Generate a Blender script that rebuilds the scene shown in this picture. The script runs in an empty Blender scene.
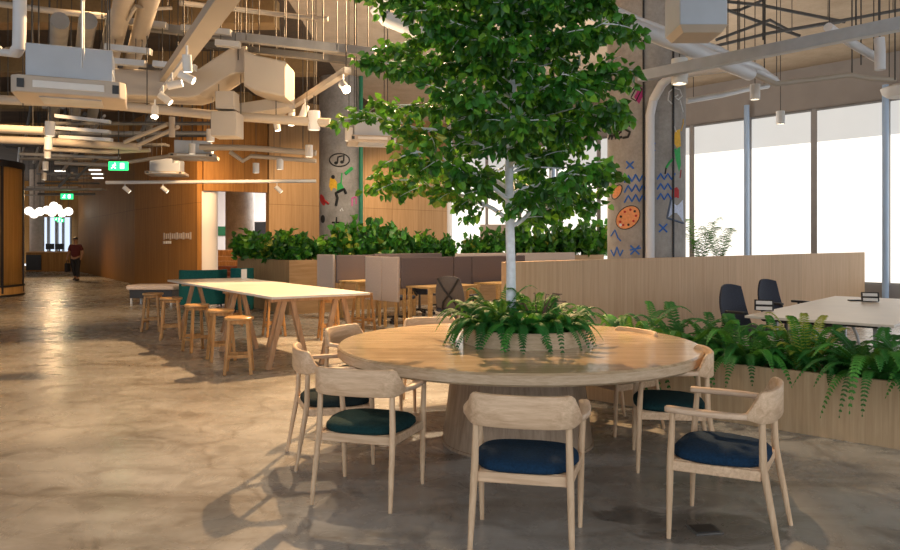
import bpy, math, random
from mathutils import Vector, Matrix, noise
random.seed(7)
PI = math.pi
D = bpy.data
COL = bpy.context.scene.collection
# ---------------------------------------------------------------- measuring the photograph (900 x 550)
FP, CH, HY = 715.0, 1.5, 243.0
def at(px, py, Y): return Vector(((px-450)/FP*Y, Y, CH-(py-HY)/FP*Y))
def onz(px, py, z=0.0):
    Y = (CH-z)*FP/(py-HY); return Vector(((px-450)/FP*Y, Y, z))
# ---------------------------------------------------------------- mesh builder
class M:
    def __init__(s): s.v=[]; s.f=[]; s.mi=[]
    def add(s, vs, fs, mi=0):
        o=len(s.v); s.v+= [tuple(v) for v in vs]; s.f+= [tuple(i+o for i in f) for f in fs]; s.mi+=[mi]*len(fs); return s
    def box(s, c, d, rz=0, mat=None, mi=0):
        x,y,z=d[0]/2,d[1]/2,d[2]/2
        vs=[Vector((a,b,e)) for e in(-z,z) for b in(-y,y) for a in(-x,x)]
        R=mat if mat is not None else Matrix.Rotation(rz,3,'Z')
        vs=[R@v+Vector(c) for v in vs]
        return s.add(vs,[(0,2,3,1),(4,5,7,6),(0,1,5,4),(2,6,7,3),(0,4,6,2),(1,3,7,5)],mi)
    def bar(s, p0, p1, w, h, up=Vector((0,0,1)), mi=0):
        p0,p1=Vector(p0),Vector(p1); d=(p1-p0); L=d.length; d.normalize()
        sd=d.cross(up); 
        if sd.length<1e-4: sd=Vector((1,0,0))
        sd.normalize(); u=sd.cross(d)
        vs=[p+sd*a*w/2+u*b*h/2 for p in(p0,p1) for a,b in((-1,-1),(1,-1),(1,1),(-1,1))]
        return s.add(vs,[(0,3,2,1),(4,5,6,7),(0,1,5,4),(1,2,6,5),(2,3,7,6),(3,0,4,7)],mi)
    def tube(s, pts, r, n=10, mi=0, caps=True, sx=1.0):
        pts=[Vector(p) for p in pts]; k=len(pts)
        if not isinstance(r,(list,tuple)): r=[r]*k
        T=[(pts[min(i+1,k-1)]-pts[max(i-1,0)]).normalized() for i in range(k)]
        a=Vector((0,0,1)) if abs(T[0].z)<.9 else Vector((1,0,0))
        N=T[0].cross(a).normalized(); vs=[]
        for i in range(k):
            N=(N-T[i]*N.dot(T[i])).normalized(); B=T[i].cross(N)
            for j in range(n):
                t=2*PI*j/n; vs.append(pts[i]+(N*math.cos(t)+B*math.sin(t)*sx)*r[i])
        fs=[(i*n+j,i*n+(j+1)%n,(i+1)*n+(j+1)%n,(i+1)*n+j) for i in range(k-1) for j in range(n)]
        if caps: fs+=[tuple(range(n-1,-1,-1)),tuple((k-1)*n+j for j in range(n))]
        return s.add(vs,fs,mi)
    def cyl(s,p0,p1,r0,r1=None,n=16,mi=0): return s.tube([p0,p1],[r0,r0 if r1 is None else r1],n,mi)
    def lathe(s, prof, n=32, c=(0,0,0), mi=0, closed=True):
        vs=[(c[0]+r*math.cos(2*PI*j/n),c[1]+r*math.sin(2*PI*j/n),c[2]+z) for r,z in prof for j in range(n)]
        k=len(prof)
        fs=[(i*n+j,i*n+(j+1)%n,(i+1)*n+(j+1)%n,(i+1)*n+j) for i in range(k-1) for j in range(n)]
        if closed: fs+=[tuple(range(n-1,-1,-1)),tuple((k-1)*n+j for j in range(n))]
        return s.add(vs,fs,mi)
    def prism(s, poly, z0, z1, mi=0):
        n=len(poly); vs=[(x,y,z0) for x,y in poly]+[(x,y,z1) for x,y in poly]
        return s.add(vs,[tuple(range(n-1,-1,-1)),tuple(range(n,2*n))]+[(i,(i+1)%n,n+(i+1)%n,n+i) for i in range(n)],mi)
    def rects(s, pts, ws, hs, zoff=None, mi=0, ax=None, round_=0.35):
        """sweep a chamfered rectangle along pts (horizontal-ish path); ws = thickness sideways, hs = height"""
        pts=[Vector(p) for p in pts]; k=len(pts); vs=[]; 
        for i in range(k):
            T=(pts[min(i+1,k-1)]-pts[max(i-1,0)]); T.z=0; T.normalize(); N=Vector((T.y,-T.x,0)); Z=Vector((0,0,1))
            w,h=ws[i]/2,hs[i]/2; c=min(w,h)*round_
            for a,b in((-w,-h+c),(-w+c,-h),(w-c,-h),(w,-h+c),(w,h-c),(w-c,h),(-w+c,h),(-w,h-c)):
                vs.append(pts[i]+N*a+Z*b)
        n=8
        fs=[(i*n+j,i*n+(j+1)%n,(i+1)*n+(j+1)%n,(i+1)*n+j) for i in range(k-1) for j in range(n)]
        fs+=[tuple(range(n-1,-1,-1)),tuple((k-1)*n+j for j in range(n))]
        return s.add(vs,fs,mi)
    def build(s, name, mats, parent=None, bev=0, smooth=True, sub=0, origin=None, ang=38):
        me=D.meshes.new(name)
        if origin is not None:
            o=Vector(origin); s.v=[tuple(Vector(v)-o) for v in s.v]
        me.from_pydata(s.v,[],s.f)
        if not isinstance(mats,(list,tuple)): mats=[mats]
        for m in mats: me.materials.append(m)
        if len(mats)>1: me.polygons.foreach_set('material_index',s.mi)
        me.update()
        if smooth:
            me.polygons.foreach_set('use_smooth',[True]*len(me.polygons))
            me.set_sharp_from_angle(angle=math.radians(ang))
        ob=D.objects.new(name,me); COL.objects.link(ob)
        if origin is not None: ob.location=origin
        if parent is not None: ob.parent=parent
        if bev:
            b=ob.modifiers.new('Bevel','BEVEL'); b.width=bev; b.segments=2; b.limit_method='ANGLE'; b.angle_limit=math.radians(40)
        if sub:
            b=ob.modifiers.new('Subsurf','SUBSURF'); b.levels=sub; b.render_levels=sub
        return ob
def tag(o, label=None, cat=None, group=None, kind=None):
    if label: o['label']=label
    if cat: o['category']=cat
    if group: o['group']=group
    if kind: o['kind']=kind
    return o
def empty(name, loc=(0,0,0), rz=0, label=None, cat=None, group=None, kind=None):
    o=D.objects.new(name,None); COL.objects.link(o); o.location=loc; o.rotation_euler=(0,0,rz); o.empty_display_size=.1
    return tag(o,label,cat,group,kind)
KIDS={}
def copy_tree(o, parent=None, label=None):
    c=o.copy(); COL.objects.link(c)
    if parent is not None: c.parent=parent
    if label: c['label']=label
    for ch in [x for x in D.objects if x.parent==o]: copy_tree(ch,c)
    return c
def put(o, loc, rz=0, sc=1.0):
    o.location=loc; o.rotation_euler=(0,0,rz); o.scale=(sc,sc,sc); return o
def face(fx,fy): return math.atan2(-fx,fy)
# ---------------------------------------------------------------- materials
def newmat(name):
    m=D.materials.new(name); m.use_nodes=True; nt=m.node_tree; b=nt.nodes['Principled BSDF']; return m,nt,b
def N(nt,t,**k):
    n=nt.nodes.new(t)
    for a,v in k.items():
        if a in n.inputs: n.inputs[a].default_value=v
        else: setattr(n,a,v)
    return n
def ramp(nt,fac,stops):
    r=nt.nodes.new('ShaderNodeValToRGB'); e=r.color_ramp.elements
    while len(e)<len(stops): e.new(0.5)
    for i,(p,c) in enumerate(stops): e[i].position=p; e[i].color=(*c,1) if len(c)==3 else c
    nt.links.new(fac,r.inputs['Fac']); return r.outputs['Color']
def coords(nt,scale=(1,1,1),kind='Object'):
    tc=nt.nodes.new('ShaderNodeTexCoord'); mp=nt.nodes.new('ShaderNodeMapping'); mp.inputs['Scale'].default_value=scale
    nt.links.new(tc.outputs[kind],mp.inputs['Vector']); return mp.outputs['Vector']
def mixc(nt,fac,a,b,mode='MIX'):
    m=nt.nodes.new('ShaderNodeMix'); m.data_type='RGBA'; m.blend_type=mode
    for s_,v in ((0,fac),(6,a),(7,b)):
        if isinstance(v,(int,float)): m.inputs[s_].default_value=v
        elif isinstance(v,(tuple,list)): m.inputs[s_].default_value=(*v,1)[:4]
        else: nt.links.new(v,m.inputs[s_])
    return m.outputs[2]
def plain(name,c,rough=.5,metal=0,var=.12,scale=6,bump=0,spec=.5):
    m,nt,b=newmat(name)
    nz=N(nt,'ShaderNodeTexNoise',Scale=scale,Detail=4); nt.links.new(coords(nt),nz.inputs['Vector'])
    lo=tuple(x*(1-var) for x in c); hi=tuple(min(1,x*(1+var)) for x in c)
    nt.links.new(ramp(nt,nz.outputs['Fac'],[(.3,lo),(.7,hi)]),b.inputs['Base Color'])
    b.inputs['Roughness'].default_value=rough; b.inputs['Metallic'].default_value=metal; b.inputs['Specular IOR Level'].default_value=spec
    if bump:
        bp=N(nt,'ShaderNodeBump',Strength=bump,Distance=.01); nt.links.new(nz.outputs['Fac'],bp.inputs['Height']); nt.links.new(bp.outputs['Normal'],b.inputs['Normal'])
    return m
def wood(name,lo,hi,scale=(30,30,2.0),rough=.45,panel=None,seam=(.3,.3,.3),fine=.35,off=0.):
    """scale = noise frequency per local axis: small along the grain"""
    m,nt,b=newmat(name)
    v=coords(nt,scale)
    w=N(nt,'ShaderNodeTexNoise',Scale=1.0,Detail=5,Roughness=.6,Distortion=.6); nt.links.new(v,w.inputs['Vector'])
    f=N(nt,'ShaderNodeTexNoise',Scale=5.0,Detail=3,Roughness=.7); nt.links.new(v,f.inputs['Vector'])
    mx=N(nt,'ShaderNodeMath',operation='MULTIPLY_ADD'); mx.inputs[1].default_value=fine; nt.links.new(f.outputs['Fac'],mx.inputs[0]); nt.links.new(w.outputs['Fac'],mx.inputs[2])
    c=ramp(nt,mx.outputs[0],[(.48,lo),(.85,hi)])
    oi=nt.nodes.new('ShaderNodeObjectInfo')
    h=N(nt,'ShaderNodeHueSaturation'); nt.links.new(c,h.inputs['Color'])
    mr=N(nt,'ShaderNodeMapRange'); mr.inputs['To Min'].default_value=.9; mr.inputs['To Max'].default_value=1.08
    nt.links.new(oi.outputs['Random'],mr.inputs['Value']); nt.links.new(mr.outputs[0],h.inputs['Value']); c=h.outputs['Color']
    if panel:
        br=N(nt,'ShaderNodeTexBrick',offset=0.0); br.inputs['Scale'].default_value=1.0
        br.inputs['Brick Width'].default_value=panel[0]; br.inputs['Row Height'].default_value=panel[1]; br.inputs['Mortar Size'].default_value=panel[2]; br.inputs['Mortar Smooth'].default_value=0
        br.inputs['Color1'].default_value=(.92,.92,.92,1); br.inputs['Color2'].default_value=(1.05,1.05,1.05,1); br.inputs['Mortar'].default_value=(*seam,1)
        tc=nt.nodes.new('ShaderNodeTexCoord'); sp=nt.nodes.new('ShaderNodeSeparateXYZ'); cb=nt.nodes.new('ShaderNodeCombineXYZ')
        nt.links.new(tc.outputs['Object'],sp.inputs[0]); nt.links.new(sp.outputs['X'],cb.inputs['X']); nt.links.new(sp.outputs['Z'],cb.inputs['Y']); nt.links.new(cb.outputs[0],br.inputs['Vector'])
        c=mixc(nt,1.0,c,br.outputs['Color'],'MULTIPLY')
    nt.links.new(c,b.inputs['Base Color']); b.inputs['Roughness'].default_value=rough; b.inputs['Specular IOR Level'].default_value=.5 if rough<.4 else .25
    bp=N(nt,'ShaderNodeBump',Strength=.12,Distance=.003); nt.links.new(f.outputs['Fac'],bp.inputs['Height']); nt.links.new(bp.outputs['Normal'],b.inputs['Normal'])
    return m
def emis(name,c,s,base=(.35,.35,.35)):
    m,nt,b=newmat(name); b.inputs['Base Color'].default_value=(*base,1)
    nz=N(nt,'ShaderNodeTexNoise',Scale=3.0,Detail=2); nt.links.new(coords(nt),nz.inputs['Vector'])
    nt.links.new(ramp(nt,nz.outputs['Fac'],[(.3,tuple(x*.97 for x in c)),(.7,c)]),b.inputs['Emission Color'])
    b.inputs['Emission Strength'].default_value=s; b.inputs['Roughness'].default_value=.8; return m
def leafmat(name,c1,c2,rough=.38,tr=.3,scale=4):
    m,nt,b=newmat(name)
    nz=N(nt,'ShaderNodeTexNoise',Scale=scale,Detail=3); nt.links.new(coords(nt),nz.inputs['Vector'])
    col=ramp(nt,nz.outputs['Fac'],[(.35,c1),(.68,c2)])
    nt.links.new(col,b.inputs['Base Color']); b.inputs['Roughness'].default_value=rough
    t=nt.nodes.new('ShaderNodeBsdfTranslucent'); nt.links.new(mixc(nt,.5,col,(.25,.5,.04)),t.inputs['Color'])
    mx=nt.nodes.new('ShaderNodeMixShader'); mx.inputs[0].default_value=tr
    nt.links.new(b.outputs[0],mx.inputs[1]); nt.links.new(t.outputs[0],mx.inputs[2]); nt.links.new(mx.outputs[0],nt.nodes['Material Output'].inputs['Surface'])
    return m
oak_z=wood('pale_oak_upright',(.40,.25,.13),(.62,.44,.27),(26,26,1.6))
oak_x=wood('pale_oak_lengthwise',(.42,.28,.165),(.64,.47,.32),(2.0,28,28))
oak_y=wood('pale_oak_crosswise',(.42,.28,.165),(.64,.47,.32),(28,2.0,28))
ash_z=wood('ash_leg',(.52,.335,.195),(.72,.51,.33),(40,40,2.5),.5)
ash_x=wood('ash_curved',(.52,.335,.20),(.74,.53,.35),(3,40,40),.5)
oak_top=wood('oak_table_top',(.40,.275,.155),(.60,.44,.28),(1.2,22,22),.15)
oak_ped=wood('oak_pedestal_veneer',(.27,.185,.12),(.43,.31,.215),(24,24,1.0),.45)
veneer=wood('oak_veneer_screen',(.54,.325,.17),(.66,.43,.25),(20,20,.8),.5,(1.35,4.0,.004),(.75,.75,.75))
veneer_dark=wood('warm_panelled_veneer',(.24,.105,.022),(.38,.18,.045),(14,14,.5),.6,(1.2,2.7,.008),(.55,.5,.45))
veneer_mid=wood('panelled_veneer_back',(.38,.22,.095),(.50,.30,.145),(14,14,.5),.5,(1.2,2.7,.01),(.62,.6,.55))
planter_w=wood('planter_veneer',(.42,.275,.15),(.55,.385,.23),(26,26,1.0),.5,(1.25,2.0,.003),(.8,.8,.8))
bench_w=wood('honey_wood',(.36,.17,.055),(.60,.33,.13),(24,24,2.5),.4)
bench_seat=wood('honey_wood_seat',(.42,.22,.075),(.66,.38,.16),(3,24,24),.32)
desk_w=wood('desk_birch',(.55,.32,.12),(.72,.46,.20),(3,26,26),.4)
trestle_w=wood('trestle_ash',(.38,.22,.12),(.58,.37,.22),(26,26,2.5),.45)
white_top=plain('whitewashed_top',(.76,.71,.64),.35,0,.04,3)
white_top2=plain('meeting_table_top',(.70,.62,.52),.35,0,.04,3)
cush_blue=plain('blue_wool',(.008,.030,.066),.95,0,.3,90,.35,.2)
cush_green=plain('green_wool',(.007,.032,.034),.95,0,.3,90,.35,.2)
cush_black=plain('black_green_wool',(.012,.022,.024),.95,0,.3,90,.3,.2)
teal=plain('teal_felt',(.015,.12,.115),.9,0,.15,30,.2,.2)
screen_f=plain('mauve_felt',(.165,.130,.128),.95,0,.06,40,.2,.2)
screen_f2=plain('lightened_mauve_felt',(.66,.55,.48),.95,0,.06,40,.2,.2)  # base raised to put the side light on the end panels into colour
black_p=plain('black_plastic',(.015,.015,.017),.45,0,.2)
navy_f=plain('navy_mesh_fabric',(.022,.026,.045),.7,0,.2,60,.2)
steel=plain('grey_steel',(.42,.43,.45),.4,.6,.1)
galv=plain('galvanised_metal',(.50,.50,.50),.45,.35,.12,3)
ductm=plain('painted_duct',(.40,.35,.295),.6,0,.06,2)
pipe_b=plain('cream_painted_pipe',(.43,.37,.30),.55,0,.06,2)
pipe_w=plain('white_painted_pipe',(.66,.66,.68),.45,0,.05,2)
pipe_bl=plain('pale_blue_post',(.45,.60,.82),.4,0,.05,2)
dark_m=plain('dark_grey_metal',(.12,.115,.11),.6,.2,.15)
frame_m=plain('grey_window_frame',(.36,.34,.33),.6,.0,.05)
mid_m=plain('mid_grey_metal',(.27,.265,.26),.55,.2,.12)
rodm=plain('dark_rod',(.06,.055,.05),.6,.3,.2)
lampw=plain('white_lamp_body',(.72,.70,.67),.45,0,.04)
acw=plain('air_unit_cream',(.50,.42,.34),.5,0,.05,3)
acg=plain('air_unit_grey',(.46,.50,.56),.5,0,.06,3)
soil=plain('dark_soil',(.03,.02,.013),.95,0,.4,30,.5)
bark=plain('white_painted_bark',(.74,.76,.80),.7,0,.12,25,.4)
skin=plain('skin',(.32,.17,.10),.6)
hairm=plain('dark_hair',(.012,.009,.008),.6)
redf=plain('red_shirt_cloth',(.09,.012,.012),.85)
trou=plain('dark_trousers_cloth',(.015,.015,.02),.85)
conc=None
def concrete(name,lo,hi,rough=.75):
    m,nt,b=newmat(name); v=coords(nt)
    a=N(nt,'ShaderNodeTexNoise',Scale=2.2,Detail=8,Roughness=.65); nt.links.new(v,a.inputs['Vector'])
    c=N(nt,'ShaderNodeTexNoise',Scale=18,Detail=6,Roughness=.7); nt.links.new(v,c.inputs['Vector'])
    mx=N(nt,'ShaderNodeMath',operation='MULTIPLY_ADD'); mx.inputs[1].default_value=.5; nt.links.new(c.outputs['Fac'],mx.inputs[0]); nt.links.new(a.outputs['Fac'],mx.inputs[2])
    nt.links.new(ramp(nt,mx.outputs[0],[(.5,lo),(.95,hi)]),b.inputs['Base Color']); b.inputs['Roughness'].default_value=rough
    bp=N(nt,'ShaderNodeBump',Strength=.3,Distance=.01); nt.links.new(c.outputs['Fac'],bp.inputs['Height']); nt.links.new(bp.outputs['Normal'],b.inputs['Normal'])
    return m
conc=concrete('raw_concrete',(.21,.19,.17),(.40,.37,.34))
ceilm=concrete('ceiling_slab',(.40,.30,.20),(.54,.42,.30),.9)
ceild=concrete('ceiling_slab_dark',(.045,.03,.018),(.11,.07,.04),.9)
bulk=plain('taupe_bulkhead',(.37,.33,.30),.9,0,.06,2)
whitew=plain('white_plaster',(.74,.70,.68),.9,0,.03,2)
def floor_material():
    m,nt,b=newmat('polished_concrete'); tc=nt.nodes.new('ShaderNodeTexCoord'); v=tc.outputs['Object']
    a=N(nt,'ShaderNodeTexNoise',Scale=.55,Detail=7,Roughness=.62,Distortion=.6); nt.links.new(v,a.inputs['Vector'])
    c=N(nt,'ShaderNodeTexNoise',Scale=3.2,Detail=9,Roughness=.68,Distortion=1.0); nt.links.new(v,c.inputs['Vector'])
    g=N(nt,'ShaderNodeTexNoise',Scale=60,Detail=3); nt.links.new(v,g.inputs['Vector'])
    c1=ramp(nt,a.outputs['Fac'],[(.32,(.225,.213,.197)),(.50,(.35,.338,.318)),(.68,(.46,.448,.426))])
    c2=ramp(nt,c.outputs['Fac'],[(.30,(.50,.46,.42)),(.44,(.86,.84,.82)),(.54,(1.0,.99,.98)),(.70,(1.14,1.13,1.12))])
    col=mixc(nt,.85,c1,c2,'MULTIPLY')
    # worn streaks running across the slab
    mp=N(nt,'ShaderNodeMapping'); mp.inputs['Scale'].default_value=(.35,1.5,1); mp.inputs['Rotation'].default_value=(0,0,.5); nt.links.new(v,mp.inputs['Vector'])
    st=N(nt,'ShaderNodeTexNoise',Scale=1.1,Detail=8,Roughness=.7,Distortion=1.4); nt.links.new(mp.outputs[0],st.inputs['Vector'])
    col=mixc(nt,1.0,col,ramp(nt,st.outputs['Fac'],[(.30,(.46,.40,.35)),(.43,(.86,.83,.80)),(.52,(1.0,.99,.98)),(.66,(1.10,1.10,1.10))]),'MULTIPLY')
    # fine cracks
    dn=N(nt,'ShaderNodeTexNoise',Scale=1.3,Detail=5); nt.links.new(v,dn.inputs['Vector'])
    add=N(nt,'ShaderNodeVectorMath',operation='ADD'); sc=N(nt,'ShaderNodeVectorMath',operation='SCALE'); sc.inputs['Scale'].default_value=1.1
    nt.links.new(dn.outputs['Color'],sc.inputs[0]); nt.links.new(v,add.inputs[0]); nt.links.new(sc.outputs[0],add.inputs[1])
    vo=N(nt,'ShaderNodeTexVoronoi',feature='DISTANCE_TO_EDGE'); vo.inputs['Scale'].default_value=.22; nt.links.new(add.outputs[0],vo.inputs['Vector'])
    col=mixc(nt,1.0,col,ramp(nt,vo.outputs['Distance'],[(.0,(.74,.71,.68)),(.003,(.88,.87,.86)),(.008,(1,1,1))]),'MULTIPLY')
    # patched stains round the floor box
    for (x,y,rx,ry,k) in ((1.00,3.93,.20,.15,.55),(1.36,3.78,.44,.24,.62),(-.05,5.0,.2,.1,.8)):
        s1=N(nt,'ShaderNodeVectorMath',operation='SUBTRACT'); s1.inputs[1].default_value=(x,y,0); nt.links.new(v,s1.inputs[0])
        m1=N(nt,'ShaderNodeVectorMath',operation='MULTIPLY'); m1.inputs[1].default_value=(1/rx,1/ry,0); nt.links.new(s1.outputs[0],m1.inputs[0])
        ln=N(nt,'ShaderNodeVectorMath',operation='LENGTH'); nt.links.new(m1.outputs[0],ln.inputs[0])
        ad=N(nt,'ShaderNodeMath',operation='MULTIPLY_ADD'); ad.inputs[1].default_value=1.5; nt.links.new(c.outputs['Fac'],ad.inputs[0]); nt.links.new(ln.outputs['Value'],ad.inputs[2])
        hf=N(nt,'ShaderNodeMath',operation='MULTIPLY_ADD'); hf.inputs[1].default_value=.5; hf.inputs[2].default_value=-.375; nt.links.new(ad.outputs[0],hf.inputs[0])
        col=mixc(nt,1.0,col,ramp(nt,hf.outputs[0],[(.25,(k*.75,)*3),(.44,(k,)*3),(.50,(1,1,1))]),'MULTIPLY')
    nt.links.new(col,b.inputs['Base Color'])
    nt.links.new(ramp(nt,c.outputs['Fac'],[(.3,(.36,)*3),(.7,(.17,)*3)]),b.inputs['Roughness'])
    b.inputs['Specular IOR Level'].default_value=.55
    bp=N(nt,'ShaderNodeBump',Strength=.10,Distance=.006); nt.links.new(a.outputs['Fac'],bp.inputs['Height']); nt.links.new(bp.outputs['Normal'],b.inputs['Normal'])
    return m
floorm=floor_material()
blind_m=emis('backlit_blind',(1.0,.93,.82),.85)
blind_dim=emis('backlit_blind_dimmed',(.95,.93,.88),.36)  # same blind fabric, glow lowered to stand in for weaker daylight behind
bulb_m=emis('lamp_glow',(1.0,.86,.62),30)
globe_m=emis('globe_glow',(1.0,.90,.74),1.5)
exit_m=emis('exit_green',(.02,.62,.16),1.6,(.02,.3,.1))
exit_w=emis('exit_white',(.8,1,.85),2.5)
bluewin=emis('cool_lit_window',(.62,.74,.92),.7)
glassm,nt,b=newmat('clear_glass'); b.inputs['Transmission Weight'].default_value=1; b.inputs['Roughness'].default_value=.02; b.inputs['IOR'].default_value=1.1
b.inputs['Base Color'].default_value=(.95,.93,.85,1)
leaf_a=leafmat('leaf_dark_green',(.012,.075,.014),(.035,.17,.026))
leaf_b=leafmat('leaf_mid_green',(.035,.18,.02),(.08,.32,.035))
leaf_c=leafmat('leaf_bright_green',(.08,.26,.02),(.22,.45,.035))
leaf_y=leafmat('leaf_yellow_green',(.22,.30,.03),(.50,.46,.08))
fern_a=leafmat('fern_green',(.008,.085,.015),(.03,.22,.035),.62,.25)
fern_b=leafmat('fern_bright_green',(.02,.15,.02),(.07,.33,.04),.62,.25)
dry=plain('dry_twig',(.10,.05,.035),.8)
# ================================================================ THE SETTING
ZC=6.0
def V2(p): return Vector((p[0],p[1],0))
def wallseg(name, p, q, z0, z1, th, mat, parent=None, kind='structure'):
    """slab standing on the line p-q; its local X runs along the line"""
    p=V2(p); q=V2(q); d=q-p; L=d.length
    m=M().box((L/2,-th/2,(z1-z0)/2),(L,th,z1-z0)); o=m.build(name,mat,parent,smooth=False)
    o.location=(p.x,p.y,z0); o.rotation_euler=(0,0,math.atan2(d.y,d.x))
    if kind: o['kind']=kind
    return o
fo=M().box((2,20,-.05),(60,64,.1)).build('floor',floorm,smooth=False); fo['kind']='structure'
# window wall (right, running away to the left)
uW=Vector((-.667,.745,0)); KW=25.5
def wpt(px):            # point of the window line seen at column px
    t=(px-450)/FP; Y=KW/(t+.895); return Vector((t*Y,Y,0))
W0=wpt(1010); W1=wpt(452)
outw=Vector((.745,.667,0))
wallseg('wall_right',(W1.x,W1.y),(W0.x,W0.y),0,.52,-.25,bulk)
up=wallseg('wall_right_upper',(W1.x,W1.y),(W0.x,W0.y),4.88,ZC,-.25,bulk)
# ceiling: pale slab over the open office, darker over the hall
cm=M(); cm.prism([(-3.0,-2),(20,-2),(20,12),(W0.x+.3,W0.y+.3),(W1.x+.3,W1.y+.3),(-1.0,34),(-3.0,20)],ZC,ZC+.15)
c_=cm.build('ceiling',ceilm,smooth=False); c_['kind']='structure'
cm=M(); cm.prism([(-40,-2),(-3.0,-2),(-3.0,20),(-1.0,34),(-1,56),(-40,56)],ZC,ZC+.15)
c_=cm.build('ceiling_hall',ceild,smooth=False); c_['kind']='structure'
# blinds, mullions
edges=[452,488,521,558,600,643,693,751,815,889,970]
side=['far','far','far','far','far','middle','middle','right','right','right','right']
wn=0
for i in range(len(edges)-1):
    a,b_=wpt(edges[i]),wpt(edges[i+1]); L=(b_-a).length; ang=math.atan2((b_-a).y,(b_-a).x)
    wn+=1
    w=empty('window_%d'%wn,a,ang); w['kind']='structure'
    g=M().box((L/2,.10,2.7),(L-.08,.012,4.34)).build('glass',glassm,w,smooth=False)
    f=M(); f.box((L/2,.1,.55),(L,.06,.06)); f.box((L/2,.1,4.85),(L,.06,.06)); f.build('window_frame',mid_m,w,smooth=False)
for i in range(len(edges)-1):
    a,b_=wpt(edges[i]),wpt(edges[i+1]); L=(b_-a).length; ang=math.atan2((b_-a).y,(b_-a).x)
    names={0:'narrow far-left backlit roller blind beside the end of the wood wall',1:'backlit roller blind left of the tree trunk, second from the wood wall',
     2:'backlit roller blind just right of the tree trunk behind the shrubs',3:'backlit roller blind with a grey board in front, behind the tree crown',
     4:'backlit roller blind immediately left of the painted concrete column',5:'backlit roller blind hidden mostly behind the painted concrete column',
     6:'white backlit roller blind immediately right of the painted column',7:'white backlit roller blind behind the middle of the oak screen',
     8:'wide white backlit roller blind above the right end of the oak screen',9:'white backlit roller blind at the right edge of the photo'}
    r=empty('roller_blind',a,ang,names[i],'blind','roller blinds along the window wall')
    M().box((L/2,-.05,2.30),(L-.10,.012,3.5)).build('blind_fabric',blind_m,r,smooth=False)
    M().box((L/2,-.05,4.445),(L-.10,.012,.79)).build('dimmed_upper_fabric',blind_dim,r,smooth=False)
    M().box((L/2,-.05,.545),(L-.10,.03,.03)).build('bottom_rail',mid_m,r,smooth=False)
    M().cyl((.05,-.05,4.87),(L-.05,-.05,4.87),.035).build('roller_tube',mid_m,r)
for i,px in enumerate(edges):
    a=wpt(px); post=px in(751,889,558)
    o=M().box((0,-.01,2.7),(.15 if not post else .06,.12,4.4)).build('trim_%d'%(i+1),frame_m,smooth=False); o.location=a; o.rotation_euler=(0,0,math.atan2(-.745,.667)); o['kind']='structure'
    if post:
        o=M().tube([(0,0,0),(0,0,5.2)],.07,12).build('round_post',pipe_bl); o.location=a-outw*.25
        tag(o,{751:'slim pale blue round post against the blinds, left one',889:'slim pale blue round post at the right edge of the photo',558:'slim pale round post against the far blinds left of the painted column'}[px],'post','pale posts along the window wall')
# hall walls
A0,A1,A2=(-19.6,38.0),(-11.3,26.0),(-7.38,21.3)
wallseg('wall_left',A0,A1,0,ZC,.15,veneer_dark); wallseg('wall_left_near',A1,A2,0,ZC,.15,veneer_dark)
# white rounded jamb at the end of the wall
o=M().lathe([(.30,0),(.30,3.05)],20).build('trim_20',whitew); o.location=(A2[0]+.06,A2[1]+.28,0); o['kind']='structure'
B0=(-5.72,22.2); B1=(-.25,27.2)
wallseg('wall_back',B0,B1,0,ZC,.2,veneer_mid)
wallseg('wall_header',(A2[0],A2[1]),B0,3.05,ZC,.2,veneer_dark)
o=M().lathe([(.22,0),(.22,ZC)],16).build('trim_21',whitew); o.location=(B1[0]+.1,B1[1]+.15,0); o['kind']='structure'
wallseg('added_wall_side',(-36,-3),(-36,52),0,ZC,.2,veneer_dark); wallseg('wall_room_back',(-16,35.5),(3,35.5),0,ZC,.2,whitew)  # unseen side wall added to keep outside light off the hall wood
# letters of the wall sign
sg=empty('wall_sign',(0,0,0),0,'small pale raised lettering on the dark wood wall left of the opening','sign')
d=(Vector((A2[0],A2[1],0))-Vector((A1[0],A1[1],0))).normalized()
def on_wall(px,z):
    t=(px-450)/FP; # A1 + s d ; x = t y
    s=(t*A1[1]-A1[0])/(d.x-t*d.y); p=Vector((A1[0]+d.x*s,A1[1]+d.y*s,0)); return Vector((p.x,p.y,z))
nw=Vector((d.y,-d.x,0))
p0=on_wall(168,1.72); p1=on_wall(197,1.72); L=(p1-p0).length
rs=random.Random(4); wth=math.atan2(d.y,d.x); sgm=plain('worn_sign_grey',(.42,.36,.33),.6)
for k in range(13):
    a=p0+d*(L*(k+.5)/13)+nw*.162; hh=.17 if k%3 else .22
    M().box((0,0,0),(L/13*rs.uniform(.45,.75),.02,hh),rz=wth).build('raised_letter',sgm,sg).location=a
for k in range(4):
    a=p0+d*(L*(k+.5)/13)+nw*.162-Vector((0,0,.20)); M().box((0,0,0),(L/13*.7,.02,.09),rz=wth).build('raised_letter',lampw,sg).location=a
# ---- round concrete columns
def column(px,Y,z,lab,r=.56):
    c=M().lathe([(r,0),(r,z)],64).build('concrete_column',conc,origin=None); c.location=(at(px,HY,Y).x,Y,0)
    return tag(c,lab,'column','round concrete columns')
col1=column(646,10.6,ZC,'large round raw concrete column with blue, orange and green wall paintings behind the oak screen')
col2=column(340,19.6,ZC,'round concrete column with music drawings standing in the leafy planter before the wood wall')
col3=column(240,28.6,ZC,'plain grey concrete column seen through the opening in the wood wall')
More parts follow.
